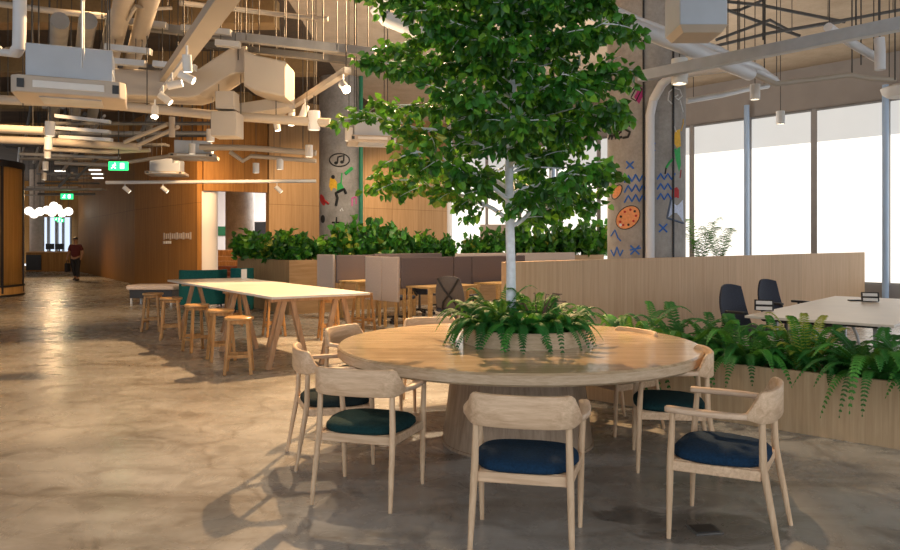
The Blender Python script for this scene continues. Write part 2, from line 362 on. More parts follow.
# ---- paint on the columns
paints={}
def pm(name,c):
    if name not in paints: paints[name]=plain('paint_'+name,c,.7,0,.15,30)
    return paints[name]
p_blue=pm('blue',(.02,.13,.50)); p_black=pm('black',(.012,.012,.012)); p_or=pm('orange',(.75,.30,.12)); p_ye=pm('yellow',(.75,.42,.03)); p_gr=pm('green',(.03,.38,.09))
p_wh=pm('white',(.75,.75,.75)); p_re=pm('red',(.45,.02,.02)); p_ma=pm('magenta',(.35,.02,.15)); p_pk=pm('pink',(.75,.12,.40)); p_lb=pm('pale_blue',(.62,.68,.85)); p_sl=pm('slate',(.10,.13,.20))
def hit(c,r,px,py):
    dx=(px-450)/FP; dz=-(py-HY)/FP; cx,cy=c.location.x,c.location.y
    a=dx*dx+1; b=-2*(dx*cx+cy); q=cx*cx+cy*cy-r*r; ds=b*b-4*a*q
    if ds<0: ds=0
    t=(-b-math.sqrt(ds))/(2*a); return Vector((dx*t-cx,t-cy,CH+dz*t))
def stroke(c,pts,mat,w,name='painted_line',r=.561,step=2):
    out=[]
    for i in range(len(pts)-1):
        (x0,y0),(x1,y1)=pts[i],pts[i+1]; n=max(1,int(math.hypot(x1-x0,y1-y0)/step))
        out+=[(x0+(x1-x0)*k/n,y0+(y1-y0)*k/n) for k in range(n)]
    out.append(pts[-1]); P=[hit(c,r,*p) for p in out]
    return M().tube(P,w,6).build(name,mat,c)
def fill(c,poly,mat,name='painted_patch',r=.5625,rings=5):
    cx=sum(p[0] for p in poly)/len(poly); cy=sum(p[1] for p in poly)/len(poly); n=len(poly)
    vs=[hit(c,r,cx,cy)]
    for k in range(1,rings+1):
        for p in poly: vs.append(hit(c,r,cx+(p[0]-cx)*k/rings,cy+(p[1]-cy)*k/rings))
    fs=[(0,1+j,1+(j+1)%n) for j in range(n)]+[(1+(k-1)*n+j,1+k*n+j,1+k*n+(j+1)%n,1+(k-1)*n+(j+1)%n) for k in range(1,rings) for j in range(n)]
    return M().add(vs,fs).build(name,mat,c)
def ell(cx,cy,a,b,rot=0,n=20,t0=0,t1=2*PI):
    return [(cx+a*math.cos(t)*math.cos(rot)-b*math.sin(t)*math.sin(rot),cy+a*math.cos(t)*math.sin(rot)+b*math.sin(t)*math.cos(rot)) for t in [t0+(t1-t0)*k/n for k in range(n)]]
c=col1; w=.012
for y0 in (178,188,198):                           # the three blue zigzag rows
    z=[(624.5+k*3.7,y0+(-3.6 if k%2 else 3.6)+(1 if k<2 else 0)) for k in range(7)]
    stroke(c,z,p_blue,w)
    if y0<=198: stroke(c,[(657+k*3.6,y0-1.5+(-3 if k%2 else 3)) for k in range(5 if y0>180 else 6)],p_blue,w)
def ex(x,y,s=3.6): stroke(c,[(x-s,y-s),(x+s,y+s)],p_blue,w,'painted_cross'); stroke(c,[(x+s,y-s),(x-s,y+s)],p_blue,w,'painted_cross')
ex(630,165); ex(651,147,4); ex(663,228,4); ex(635,250,4.5)
stroke(c,[(630,250),(641,248)],p_blue,w)
stroke(c,[(611,236),(615,230),(618,238),(621,241)],p_blue,w); stroke(c,[(611,250),(614,256),(617,247),(620,256),(623,250)],p_blue,w)
fill(c,ell(628,217.5,13.5,10,-.75),p_or,'painted_biscuit'); stroke(c,ell(628,217.5,13.5,10,-.75,24)+[ell(628,217.5,13.5,10,-.75,24)[0]],p_black,.007)
for k,t in enumerate([i*2*PI/9 for i in range(9)]):
    x,y=ell(628,217.5,9.2,6.4,-.75,9)[k]; fill(c,ell(x,y,1.3,1.3,0,8),p_re if k%3 else p_black,'painted_dot',.566,1)
fill(c,ell(620.5,225,1.5,1.5,0,8),p_wh,'painted_dot',.566,1)
stroke(c,ell(617,192,4,8,.5,16)+[ell(617,192,4,8,.5,16)[0]],p_black,.006); fill(c,ell(617,192,3.4,7,.5,12),p_or,'painted_biscuit')
# lettering "mes"
stroke(c,[(609,139),(611,133),(612,139),(614,132),(616,139)],p_black,.018,'painted_letter')
stroke(c,[(617,135),(621,132),(620,129),(617,132),(618,138),(622,137)],p_black,.018,'painted_letter')
stroke(c,[(631,126),(627,125),(625,129),(630,132),(628,137),(623,138)],p_black,.018,'painted_letter')
fill(c,[(634,97),(640,86),(645,92),(639,104)],p_ma,'painted_card'); stroke(c,[(630,92),(636,86),(642,89),(636,101),(631,98),(636,88)],p_black,.008)
# figure in yellow and green with a white scribbled head
stroke(c,[(672,104),(668,100),(669,92),(674,88),(680,90),(682,96),(678,100),(675,97),(678,95)],p_wh,.010,'painted_head')
stroke(c,[(680,100),(682,108),(683,112)],p_wh,.010)
fill(c,[(675,131),(680,129),(681,146),(677,148),(674,143)],p_ye,'painted_shirt'); stroke(c,[(676,132),(674,126)],p_wh,.009); stroke(c,[(681,131),(683,124),(683,119)],p_ye,.009)
fill(c,[(674,149),(680,147),(681,165),(679,172),(676,160)],p_gr,'painted_trousers'); stroke(c,[(674,158),(669,163),(666,168)],p_gr,.018); stroke(c,[(666,168),(665,174)],p_black,.012)
stroke(c,[(681,170),(680,178)],p_re,.008)
fill(c,[(672,189),(677,187),(679,190),(679,198),(672,199)],p_re,'painted_collar')
fill(c,[(671,199),(683,200),(683.6,222),(668,217)],p_lb,'painted_sheet'); stroke(c,[(671,199),(667,218),(683,223)],p_sl,.016)
# music drawings on the second column
c=col2; w=.02
stroke(c,ell(339.5,160,10,6.5,0,22)+[ell(339.5,160,10,6.5,0,22)[0]],p_black,.018,'painted_cloud')
for x,y in((336,163),(342,162)): fill(c,ell(x,y,2,1.7,0,8),p_black,'painted_note',.565,2)
stroke(c,[(337.5,163),(338,157),(344,155.5),(343.6,161)],p_black,.022,'painted_note')
fill(c,[(330,178),(333,177),(337,182),(338,190),(331,191),(329,186)],p_ye,'painted_shirt'); fill(c,ell(333,177,2,2.2,0,8),p_black,'painted_head',.566,2)
fill(c,[(337,184),(341,182),(344,188),(341,192),(337,191)],p_gr,'painted_guitar'); stroke(c,[(341,184),(342,173)],p_gr,.02)
stroke(c,[(336,206),(337.5,198),(336,193),(344,189),(346,194)],p_black,.04,'painted_legs')
fill(c,ell(322.5,200,2.4,6,-.3,10),p_re,'painted_figure'); stroke(c,[(324,200),(329,204)],p_re,.03); fill(c,ell(322.8,219,2.2,4.2,0,10),p_black,'painted_spot')
stroke(c,[(332,222.5),(341,222.5)],p_black,.022,'painted_cross'); stroke(c,[(336.5,217),(336.5,227)],p_black,.022,'painted_cross')
stroke(c,[(352,206),(352,198),(356,197),(356,204)],p_pk,.02,'painted_note'); stroke(c,[(342,224),(346,226),(348,230)],p_black,.02); stroke(c,[(345,174),(352,168)],p_gr,.05)
stroke(c,[(340,211),(342,208),(343,211)],p_wh,.015)
# green pipe beside it, pipe and cables on the big column
o=M().cyl((0,0,0),(0,0,ZC),.055).build('green_pipe',plain('green_pipe_paint',(.02,.20,.10),.5)); o.location=at(361,HY,19.3)*1; o.location.z=0; tag(o,'dark green vertical pipe beside the column with music drawings','pipe')
q=[hit(col1,.64,650,256),hit(col1,.64,650,108)]; q=[v+col1.location for v in q]
P=[Vector((q[0].x,q[0].y,.0)),q[1]+Vector((0,0,-.1)),q[1]+Vector((.05,0,.12)),at(662,84,9.75),at(672,76,9.7),at(700,71,9.6),at(726,68,9.4)]
o=M().tube(P,.062,14).build('downpipe',pipe_w); tag(o,'pale grey downpipe running up the painted column and bending right','pipe')
for px,lab in((643.5,'black cable running up beside the downpipe on the painted column'),(673.5,'black cable running up the right side of the painted column')):
    a=hit(col1,.575,px,200)+col1.location
    o=M().cyl((a.x,a.y,.05),(a.x,a.y,5.9),.014,n=8).build('cable',black_p); tag(o,lab,'cable','cables on the painted column')
# ---- oak screen wall and low planter (an L in plan)
E0=Vector((.59,7.5,0)); E1=Vector((9.05,15.6,0)); dv=(E1-E0).normalized(); L=(E1-E0).length
o=M().box((L/2,.035,.65),(L,.07,1.3)).build('oak_screen',veneer,smooth=False,bev=.004); o.location=E0; o.rotation_euler=(0,0,math.atan2(dv.y,dv.x))
tag(o,'long chest-high oak veneer screen enclosing the meeting table on the right','screen')
pd=Vector((.756,-.655,0)); pn=Vector((.655,.756,0)); pr=math.atan2(pd.y,pd.x)
pl=empty('planter_box',E0+pd*.1-pn*.0,pr,'long low oak veneer planter full of ferns at the right edge','planter')
Lp=5.2; wp=.46
m=M(); m.box((Lp/2,.02,.245),(Lp,.04,.49)); m.box((Lp/2,wp-.02,.245),(Lp,.04,.49)); m.box((.02,wp/2,.245),(.04,wp-.08,.49)); m.box((Lp-.02,wp/2,.245),(.04,wp-.08,.49))
m.build('planter_shell',planter_w,pl,smooth=False); M().box((Lp/2,wp/2,.21),(Lp-.081,wp-.081,.38)).build('soil',soil,pl,smooth=False)
M().box((Lp/2,.02,-.0),(Lp,.02,.02)).build('base_strip',black_p,pl,smooth=False)
# ================================================================ ROUND TABLE
TX,TY=.51,5.45; RT=1.35
rt=empty('round_table',(TX,TY,0),0,'large round oak table with a conical base in the centre foreground','table')
M().lathe([(RT-.012,.67),(RT,.682),(RT,.738),(RT-.012,.75),(.0001,.75)],128).build('table_top',oak_top,rt)
ed=M().lathe([(RT+.002,.684),(RT+.002,.736)],128,closed=False).build('table_edge',wood('oak_edge',(.46,.32,.20),(.62,.47,.32),(9,9,60),.4),rt)
M().lathe([(.575,0),(.575,.018),(.565,.02),(.485,.67)],96).build('pedestal',oak_ped,rt)
tp=empty('round_planter',(TX+.06,TY,.75),0,'round oak planter ring standing on the middle of the round table','planter')
M().lathe([(.44,.0),(.47,.0),(.47,.115),(.44,.115),(.44,.0)],72,closed=False).build('planter_ring',wood('oak_ring',(.48,.34,.21),(.66,.50,.34),(9,9,60),.45),tp)
M().lathe([(.438,.0),(.438,.085)],48).build('soil',soil,tp)
# ================================================================ FERNS
def frond(m, base, az, L, rise, droop, w, mi=0, nseg=30, roll=.56):
    """one arching frond with paired leaflets"""
    d=Vector((math.cos(az),math.sin(az),0)); sd=Vector((-d.y,d.x,0)); P=[]
    for i in range(nseg+1):
        t=i/nseg; P.append(base+d*(L*(t*.92-.12*t*t))+Vector((0,0,rise*math.sin(t*PI*.55)*L-droop*L*t**2.6)))
    m.tube(P,[.0028*(1-.7*i/nseg) for i in range(nseg+1)],4,mi,caps=False)
    for i in range(2,nseg+1):
        t=i/nseg; T=(P[i]-P[i-1]).normalized(); up=sd.cross(T)*-1; 
        wl=w*min(1,t*4.5)*(1-t**2.4)**.75+.006
        hw=L/nseg*roll
        for s in(-1,1):
            a=P[i]; o=sd*s; tip=a+o*wl*.93+T*wl*.38-up*wl*.22+Vector((0,0,random.uniform(-.1,.1)*wl))
            mid=a+o*wl*.5+T*wl*.18+up*wl*.03
            m.add([a-T*hw*.6,mid-T*hw,tip,mid+T*hw,a+T*hw*.6],[(0,1,3,4),(1,2,3)] if s>0 else [(4,3,1,0),(3,2,1)],mi)
def fern(loc, R=.35, n=12, rise=.8, droop=.5, w=.05, sd=0, mats=(fern_a,fern_b), label=None, group=None, skew=None, name='fern'):
    rnd=random.Random(sd); m=M()
    for k in range(n):
        az=2*PI*k/n+rnd.uniform(-.3,.3); inner=k%3==0
        if skew is not None: az=skew[0]+ (az-PI)*skew[1]
        frond(m,Vector((rnd.uniform(-.02,.02),rnd.uniform(-.02,.02),0)),az,R*rnd.uniform(.75,1.12),(rise*1.35 if inner else rise)*rnd.uniform(.75,1.2),droop*rnd.uniform(.5,1.3)*(.4 if inner else 1),w*rnd.uniform(.8,1.15),rnd.choice((0,0,1)))
    o=m.build(name,list(mats),smooth=False); o.location=loc
    return tag(o,label,'fern' if 'fern' in name else 'plant',group)
TC=Vector((TX+.01,TY,.835))
tf=[(-1.0,'fern hanging over the left front of the round table planter'),(-.15,'fern at the right end of the round table planter, fronds reaching out over the table'),(.8,'fern at the back right of the round table planter'),(1.9,'fern at the back of the round table planter behind the trunk'),(2.75,'fern at the left end of the round table planter'),(3.75,'fern front left in the round table planter, left of the tree trunk'),(4.75,'fern drooping over the front centre of the round table planter'),(5.6,'fern drooping over the front right of the round table planter')]
tf=tf[1:]
for k,(a,lab) in enumerate(tf):
    fern(TC+Vector((math.cos(a)*.30,math.sin(a)*.30,0)),.44,26,.42,.74,.055,20+k,label=lab,group='ferns in the round table planter',skew=(a,.85))
fern(TC+Vector((-.17,-.05,0)),.36,22,.72,.35,.055,41,label='upright fern close to the left of the tree trunk',group='ferns in the round table planter')
fern(TC+Vector((.12,.06,0)),.34,22,.72,.35,.055,42,label='upright fern close to the right of the tree trunk',group='ferns in the round table planter')
m=M()
for k in range(9):
    a=random.uniform(-.6,.9); h=random.uniform(.14,.27); p=Vector((random.uniform(-.05,.05),0,0))
    m.tube([p,p+Vector((a*.08,0,h*.6)),p+Vector((a*.16,.02,h)),p+Vector((a*.26,.02,h*.97))],.0035,5)
o=m.build('dry_twigs',dry); o.location=TC+Vector((.12,-.12,.05)); tag(o,'curled dry brown twigs rising beside the trunk in the table planter','twig')
# ferns in the low planter
def pp(s,n=.23,z=.40): v=E0+pd*(s+.1)+pn*n; return Vector((v.x,v.y,z))
spots=[(.75,.42,16,'small fern peeping over the round table at the left end of the low planter',0),(1.25,.52,18,'fern in the low planter behind the right part of the round table',0),(1.72,.52,18,'tall fern in the low planter just above the right edge of the table',0),
(2.30,.46,15,'fern in the low planter behind the side chair backrest',0),(2.75,.34,14,'yellowish upright fern in the middle of the low planter',1),(3.25,.50,17,'large fern trailing over the face of the low planter',0),(3.72,.42,15,'fern in the low planter near the right edge of the photo',0),(4.2,.44,15,'fern cut by the right edge of the photo in the low planter',0)]
for k,(s,R,n,lab,y) in enumerate(spots):
    if y: fern(pp(s),R*1.15,n+12,1.0,.15,.06,60+k,(fern_b,leaf_y),lab,'ferns in the low planter')
    else: fern(pp(s,.15),R*1.3,n+16,.58,.72,.07,60+k,(fern_a,fern_b),lab,'ferns in the low planter')
for k,(s,lab) in enumerate(((1.48,'fern between two others in the low planter, above the right table edge'),(2.0,'fern in the low planter left of the chair-back and right of the table'),(2.55,'fern in the low planter just left of the yellowish plant'),(3.0,'fern in the low planter just right of the yellowish plant'),(3.5,'fern at the rear of the low planter beside the trailing one'),(3.95,'dark fern second from the right edge in the low planter'))):
    fern(pp(s,.30),.46,26,.72,.5,.065,90+k,(fern_a,fern_b),lab,'ferns in the low planter')
# ================================================================ TREE
def leaf(m,p,d,s,mi,rnd):
    d=d.normalized(); a=Vector((rnd.uniform(-1,1),rnd.uniform(-1,1),rnd.uniform(-1,1))); sd=d.cross(a)
    if sd.length<.05: return
    sd.normalize(); n=sd.cross(d); f=.18*s
    b=p; t=p+d*s; l1=p+d*s*.22+sd*s*.40+n*f; l2=p+d*s*.62+sd*s*.33+n*f; r1=p+d*s*.22-sd*s*.40+n*f; r2=p+d*s*.62-sd*s*.33+n*f
    m.add([b,l1,l2,t,r2,r1],[(0,3,2,1),(0,5,4,3)],mi)
rnd=random.Random(11)
tr=empty('indoor_tree',(.465,5.45,.84),0,'tall leafy tree with white trunk growing out of the round table planter','tree')
m=M(); tw=M()
TP=[Vector((0,0,-.02)),Vector((.0,0,.45)),Vector((-.01,0,.85)),Vector((-.015,.0,1.25)),Vector((.02,.01,1.75)),Vector((-.03,0,2.3)),Vector((-.02,.01,2.75)),Vector((0,0,3.1))]
m.tube(TP,[.040,.036,.034,.031,.026,.021,.015,.008],12); m.build('trunk',bark,tr)
def trunk_at(z):
    for a,b in zip(TP,TP[1:]):
        if a.z<=z<=b.z: return a.lerp(b,(z-a.z)/(b.z-a.z))
    return TP[-1]
lf=M(); NB=46
br=M(); brn=M()
def twig(p0,d,L,n,ms):
    k=5; P=[p0]; dd=d.copy()
    for i in range(k):
        dd=(dd+Vector((rnd.uniform(-.2,.2),rnd.uniform(-.2,.2),-.07+rnd.uniform(-.08,.08)))).normalized(); P.append(P[-1]+dd*L/k)
    ms.tube(P,[.0045,.004,.0035,.003,.0022,.0015],4,caps=False)
    for i in range(n):
        t=rnd.uniform(.1,1)*k; j=min(k-1,int(t)); q=P[j].lerp(P[j+1],t-j)
        o=Vector((rnd.gauss(0,1),rnd.gauss(0,1),rnd.gauss(-.25,.8))).normalized()
        d2=(o+Vector((0,0,-.55))+dd*.35)
        out=math.hypot(q.x,q.y)/1.2
        r=rnd.random(); mi=0 if r<.42 else 1 if r<.80 else 2
        if q.z<1.6 and q.x<-.45 and rnd.random()<.45: mi=rnd.choice((2,2,3))
        leaf(lf,q+o*rnd.uniform(.01,.05),d2,rnd.uniform(.050,.082),mi,rnd)
for b in range(NB):
    z=1.0+2.0*(b/NB)**.95; a=b*2.39996+.5; hz=z+.84
    rad=.90 if hz<3.2 else .90-(hz-3.2)*.45
    rad*=rnd.uniform(.85,1.1)*(1+.22*max(0,-math.cos(a)))
    if z<1.25: rad*=.86
    dx=Vector((math.cos(a),math.sin(a),0)); rise=.62 if z<1.2 else .42
    p0=trunk_at(z-.22 if z<1.3 else z-.1); P=[]
    for i in range(9):
        t=i/8; P.append(p0+dx*rad*t+Vector((0,0,rise*rad*(t-.45*t*t)*1.0))+Vector((rnd.uniform(-.025,.025),rnd.uniform(-.025,.025),rnd.uniform(-.02,.02)))*(t>0))
    r0=.018 if z<1.6 else .013
    br.tube(P,[r0*(1-.8*i/8) for i in range(9)],7)
    for j in range(14):
        t=.16+.84*(j+rnd.random()*.8)/14; i=min(7,int(t*8)); q=P[i].lerp(P[i+1],t*8-i)
        az=a+rnd.choice((-1,1))*rnd.uniform(.25,1.5); el=rnd.uniform(-.35,.55)
        d=Vector((math.cos(az)*math.cos(el),math.sin(az)*math.cos(el),math.sin(el)))
        twig(q,d,rnd.uniform(.14,.30),24,br)
for k in range(46):      # short inner twigs filling the lower middle of the crown
    z=rnd.uniform(1.05,2.3); a=rnd.uniform(0,2*PI); d=Vector((math.cos(a),math.sin(a),rnd.uniform(.0,.5))); p0=trunk_at(z); q=p0+d*rnd.uniform(.2,.5)
    br.tube([p0,p0.lerp(q,.5)+Vector((0,0,.03)),q],[.008,.006,.005],5); twig(q,d.normalized(),rnd.uniform(.2,.34),26,br)
br.build('branches',bark,tr); lf.build('foliage',[leaf_a,leaf_b,leaf_c,leaf_y],tr,smooth=False)
# ================================================================ OAK ARMCHAIRS round the table
def armchair(cm, label):
    t=empty('armchair',(0,0,0),0,label,'chair','curved oak armchairs round the table')
    # faces +Y
    FL=[(.262,.225,0),(.268,.215,.42),(.282,.20,.655)]; BL=[(.240,-.290,0),(.227,-.215,.42),(.220,-.208,.68)]
    for s in(-1,1):
        P=[Vector((s*x,y,z)) for x,y,z in FL]; Q=[P[0],P[0].lerp(P[1],.5),P[1],P[2]]
        M().tube(Q,[.0115,.0165,.0185,.014],14).build('leg',ash_z,t)
        P=[Vector((s*x,y,z)) for x,y,z in BL]; Q=[P[0],P[0].lerp(P[1],.5),P[1],P[2]]
        M().tube(Q,[.0115,.0165,.0185,.015],14).build('leg',ash_z,t)
    m=M()
    m.bar((-.262,.208,.375),(.262,.208,.375),.022,.05); m.bar((-.225,-.205,.375),(.225,-.205,.375),.022,.05)
    for s in(-1,1): m.bar((s*.266,.208,.375),(s*.226,-.205,.375),.022,.05)
    m.prism([(-.245,.20),(-.21,-.195),(.21,-.195),(.245,.20)],.385,.402)
    m.build('seat_frame',ash_x,t,bev=.005)
    # cushion: rounded superellipse, domed
    m=M(); n=40; rings=[(.0,.403,.90),(.02,.402,.96),(.5,.412,1.0),(.8,.432,.99),(1,.446,.93),(1,.456,.78),(1,.460,.5)]
    vs=[]; fs=[]
    for q,z,sc in rings:
        for j in range(n):
            a=2*PI*j/n; ca,sa=math.cos(a),math.sin(a); e=.62
            x=.262*sc*math.copysign(abs(ca)**e,ca); y=.232*sc*math.copysign(abs(sa)**e,sa)
            x*=1-.10*(.5-y/.464) if y<0 else 1
            vs.append((x,y+.01,z))
    k=len(rings); fs=[(i*n+j,i*n+(j+1)%n,(i+1)*n+(j+1)%n,(i+1)*n+j) for i in range(k-1) for j in range(n)]
    vs.append((0,.01,.461)); c0=len(vs)-1; fs+=[((k-1)*n+j,(k-1)*n+(j+1)%n,c0) for j in range(n)]; fs.append(tuple(range(n-1,-1,-1)))
    m.add(vs,fs); m.build('seat_cushion',cm,t,ang=80)
    # backrest band and arms
    def plan(u):   # u in [-1,1], 0 = middle of the back ; returns x,y
        s=1 if u>=0 else -1; u=abs(u)
        pts=[(0,-.262),(.10,-.257),(.18,-.240),(.235,-.205),(.270,-.145),(.288,-.06),(.292,.04),(.288,.14),(.280,.235)]
        f=u*8; i=min(7,int(f)); g=f-i; a=Vector(pts[i]); b=Vector(pts[i+1]); p0=Vector(pts[max(0,i-1)]) if i>0 else Vector((-pts[1][0],pts[1][1])); p3=Vector(pts[min(8,i+2)])
        q=.5*((2*a)+(b-p0)*g+(2*p0-5*a+4*b-p3)*g*g+(-p0+3*a-3*b+p3)*g**3)
        return s*q.x,q.y
    def sm(x): x=max(0,min(1,x)); return x*x*(3-2*x)
    def sect(u):
        b=1-sm((abs(u)-.36)/.16); top=.675+.108*b; bot=.648-.02*b+.0; th=.026+.030*sm((abs(u)-.42)/.3)
        return top,bot,th
    def band(u0,u1,n):
        P=[];W=[];H=[]
        for i in range(n+1):
            u=u0+(u1-u0)*i/n; x,y=plan(u); top,bot,th=sect(u)
            if abs(u)>.97: th*=.7
            P.append((x,y,(top+bot)/2)); W.append(th); H.append(top-bot)
        return M().rects(P,W,H)
    band(-.50,.50,28).build('backrest',ash_x,t,ang=60)
    band(.50,1.0,16).build('armrest',ash_y2,t,ang=60); band(-1.0,-.50,16).build('armrest',ash_y2,t,ang=60)
    return t
ash_y2=wood('ash_arm',(.50,.335,.215),(.72,.53,.38),(40,3,40),.45)
chairs=[((.385,3.61),(.075,.36),cush_blue,'oak armchair with bright blue seat in the front centre, its back to us'),
((-.485,4.31),(.12,.43),cush_green,'oak armchair with dark green seat in front left of the round table, back to us'),
((-.82,5.02),(.94,.33),cush_black,'oak armchair at the left end of the round table, behind the green-seated one'),
((-.74,6.07),(.9,-.43),cush_black,'oak armchair whose backrest shows above the back left edge of the round table'),
((-.13,6.66),(.3,-.95),cush_black,'oak armchair tucked in behind the round table, only its backrest top shows'),
((1.44,3.745),(-.83,.50),cush_blue,'oak armchair with blue seat at the front right, turned sideways near the floor box'),
((1.50,4.88),(-.97,.20),cush_green,'oak armchair with dark green seat at the right edge of the round table'),
((1.36,5.86),(-.85,-.42),cush_black,'oak armchair with black seat under the back right of the round table')]
protos={}
for (x,y),(fx,fy),cm,lab in chairs:
    if cm.name not in protos: protos[cm.name]=armchair(cm,lab); o=protos[cm.name]
    else: o=copy_tree(protos[cm.name],None,lab)
    put(o,(x,y,0),face(fx,fy))
# floor box
fb=empty('floor_box',(1.33,3.74,0),.15,'dark square metal floor box set in a stained patch of the concrete','floor box')
M().box((0,0,.003),(.15,.13,.006)).build('frame',dark_m,fb,bev=.001); M().box((0,0,.007),(.12,.10,.004)).build('lid',black_p,fb,bev=.001)
# ================================================================ TRESTLE TABLE and STOOLS
zt=.88
T=[onz(272,297,zt),onz(162.5,279,zt),onz(246,278,zt),onz(365,292,zt)]
near=T[0]; un=(T[1]-T[0]).normalized(); wv=Vector((-un.y,un.x,0))*-1
Lt=4.7; Wt=1.28
tt=empty('trestle_table',(near.x,near.y,0),math.atan2(un.y,un.x),'long whitewashed high table on wooden trestle legs in the middle left','table')
# local X along the table away from us, local -Y towards the right
M().box((Lt/2,-Wt/2,.865),(Lt,Wt,.03)).build('table_top',white_top,tt,bev=.004)
for sx in(.25,2.0,4.1):
    for y0 in(-.30,-.98):
        for s in(-1,1):
            M().bar((sx+.0,y0+s*.25,0),(sx+.0,y0+s*.04,.85),.06,.05,Vector((1,0,0))).build('leg',trestle_w,tt,bev=.003)
    M().bar((sx,-.08,.825),(sx,-1.2,.825),.07,.05).build('crossbar',trestle_w,tt,bev=.003)
mh=onz(244,279,zt); o=empty('menu_stand',(mh.x,mh.y,.881),.9,'small white upright card holder on the long trestle table','card holder')
M().box((0,0,.085),(.11,.012,.17)).build('card',lampw,o,bev=.002); M().box((0,0,.006),(.13,.05,.012)).build('base',lampw,o,bev=.002)
def stool(label,group):
    t=empty('bar_stool',(0,0,0),0,label,'stool',group); h=.65
    M().lathe([(.0001,h-.035),(.158,h-.035),(.168,h-.028),(.168,h-.008),(.16,h),(.0001,h)],36).build('seat',bench_seat,t)
    M().lathe([(.125,h-.075),(.14,h-.075),(.14,h-.036),(.125,h-.036),(.125,h-.075)],28,closed=False).build('seat_ring',bench_w,t)
    c=[(s,q) for s in(-1,1) for q in(-1,1)]
    for s,q in c: M().bar((s*.145,q*.145,0),(s*.098,q*.098,h-.04),.036,.036,Vector((0,1,0))).build('leg',bench_w,t,bev=.004)
    for s in(-1,1):
        M().bar((s*.132,-.132,.17),(s*.132,.132,.17),.02,.035).build('stretcher',bench_w,t,bev=.002)
        M().bar((-.130,s*.130,.21),(.130,s*.130,.21),.02,.035).build('stretcher',bench_w,t,bev=.002)
    return t
SG='wooden bar stools at the trestle table'
st=[(239,377,.2,'honey wood bar stool nearest to us at the left side of the trestle table'),(221,364,.5,'honey wood bar stool just behind the nearest one at the trestle table'),
(197,355,.75,'honey wood bar stool, middle one of five left of the trestle table'),(171,343,.3,'honey wood bar stool second from the far end of the left row'),(153,335,.1,'honey wood bar stool farthest left in the row along the trestle table'),
(274,340,.5,'honey wood bar stool visible between the trestle legs on the far side'),(329,343,.35,'honey wood bar stool behind the right tip of the trestle table, left one'),(363,335,.9,'honey wood bar stool in front of the desk end panel, right of the trestle table'),(233,330,.4,'honey wood bar stool seen through the trestles at the far side of the table')]
sp=None
for px,py,rz,lab in st:
    p=onz(px,py-4)
    if sp is None: sp=stool(lab,SG); o=sp
    else: o=copy_tree(sp,None,lab)
    put(o,(p.x,p.y,0),rz,1.0)
# ================================================================ DESK PODS
v2=Vector((.745,.667,0)); u2=Vector((-.667,.745,0)); va=math.atan2(v2.y,v2.x)
def desk(x,label,base,ang,L=1.2,Wd=.65,wood_=desk_w):
    t=empty('desk',base,ang,label,'desk','birch desks of the screened workstations')
    M().box((L/2,-Wd/2,.735),(L,Wd,.03)).build('desk_top',desk_w,t,bev=.003)
    M().box((L/2,-Wd+.05,.685),(L-.1,.03,.07)).build('apron',desk_w,t,bev=.002)
    for a in(.05,L-.05):
        for b in(-.05,-Wd+.05): M().box((a,b,.36),(.06,.06,.72)).build('leg',desk_w,t,bev=.003)
    return t
def scr(label,p,ang,L,z0,z1,mat,th=.05):
    t=empty('desk_screen',(p[0],p[1],0),ang,label,'screen','felt screens of the workstations')
    M().box((L/2,0,(z0+z1)/2),(L-.008,th,z1-z0)).build('felt_panel',mat,t,bev=.008)
    M().box((L/2,0,z1+.002),(L-.02,th*.5,.012)).build('top_seam',mat,t)
    for a in (.08,L-.08): M().box((a,.0,z0/2),(.045,.04,z0)).build('foot',desk_w,t)
    return t
PB=Vector((-.875,12.5,0)); ua=math.atan2(u2.y,u2.x)
scr('dark mauve felt desk screen facing us, first right of the pale corner panels',PB+v2*.02,va,1.22,.70,1.24,screen_f)
scr('short mauve felt desk screen behind the mesh-backed chair',PB+v2*1.25,va,.46,.70,1.24,screen_f)
scr('dark mauve felt desk screen running in behind the left end of the oak screen',PB+v2*1.72,va,1.5,.70,1.24,screen_f)
scr('pale mauve end panel of the workstations, the one nearer to us',PB+u2*.03,ua,.48,.46,1.25,screen_f2)
scr('pale mauve end panel of the workstations, farther of the joined pair',PB+u2*.52,ua,.50,.46,1.25,screen_f2)
PA=at(335,HY,14.3); PA.z=0
scr('dark mauve felt screen behind the stools, left of the pale corner panels',PA+v2*.02,va,1.8,.70,1.25,screen_f)
scr('pale mauve end panel next to the big wooden plant box',PA+u2*.03,ua,.62,.40,1.26,screen_f2)
PC=at(452,HY,15.8); PC.z=0
scr('far mauve felt screen edge showing in front of the back shrubs, left of the trunk',PC-v2*1.9+u2*.3,va,1.85,.7,1.27,screen_f)
scr('far mauve felt screen edge just right of the tree trunk',PC+v2*.1,va,1.7,.7,1.26,screen_f2)
scr('far mauve felt screen edge above the oak screen, left of the painted column',PC+v2*2.1,va,2.2,.7,1.25,screen_f2)
ob=PB-u2*.035
desk(0,'birch desk in front of the dark felt screen, behind the round table',PB+v2*.10-u2*.04,va)
desk(0,'birch desk beside the left end of the oak screen, mostly hidden',PB+v2*1.75-u2*.04,va,1.35)
desk(0,'birch desk behind the stools, left of the pale corner panels',PA+v2*.06-u2*.04,va,1.5)
gl=PA+v2*.75-u2*.2; o=M().lathe([(.0001,0),(.035,0),(.04,.11),(.036,.11),(.032,.008),(.0001,.008)],18,closed=False).build('drinking_glass',glassm); o.location=(gl.x,gl.y,.751); tag(o,'small glass tumbler on the left birch desk','glass')
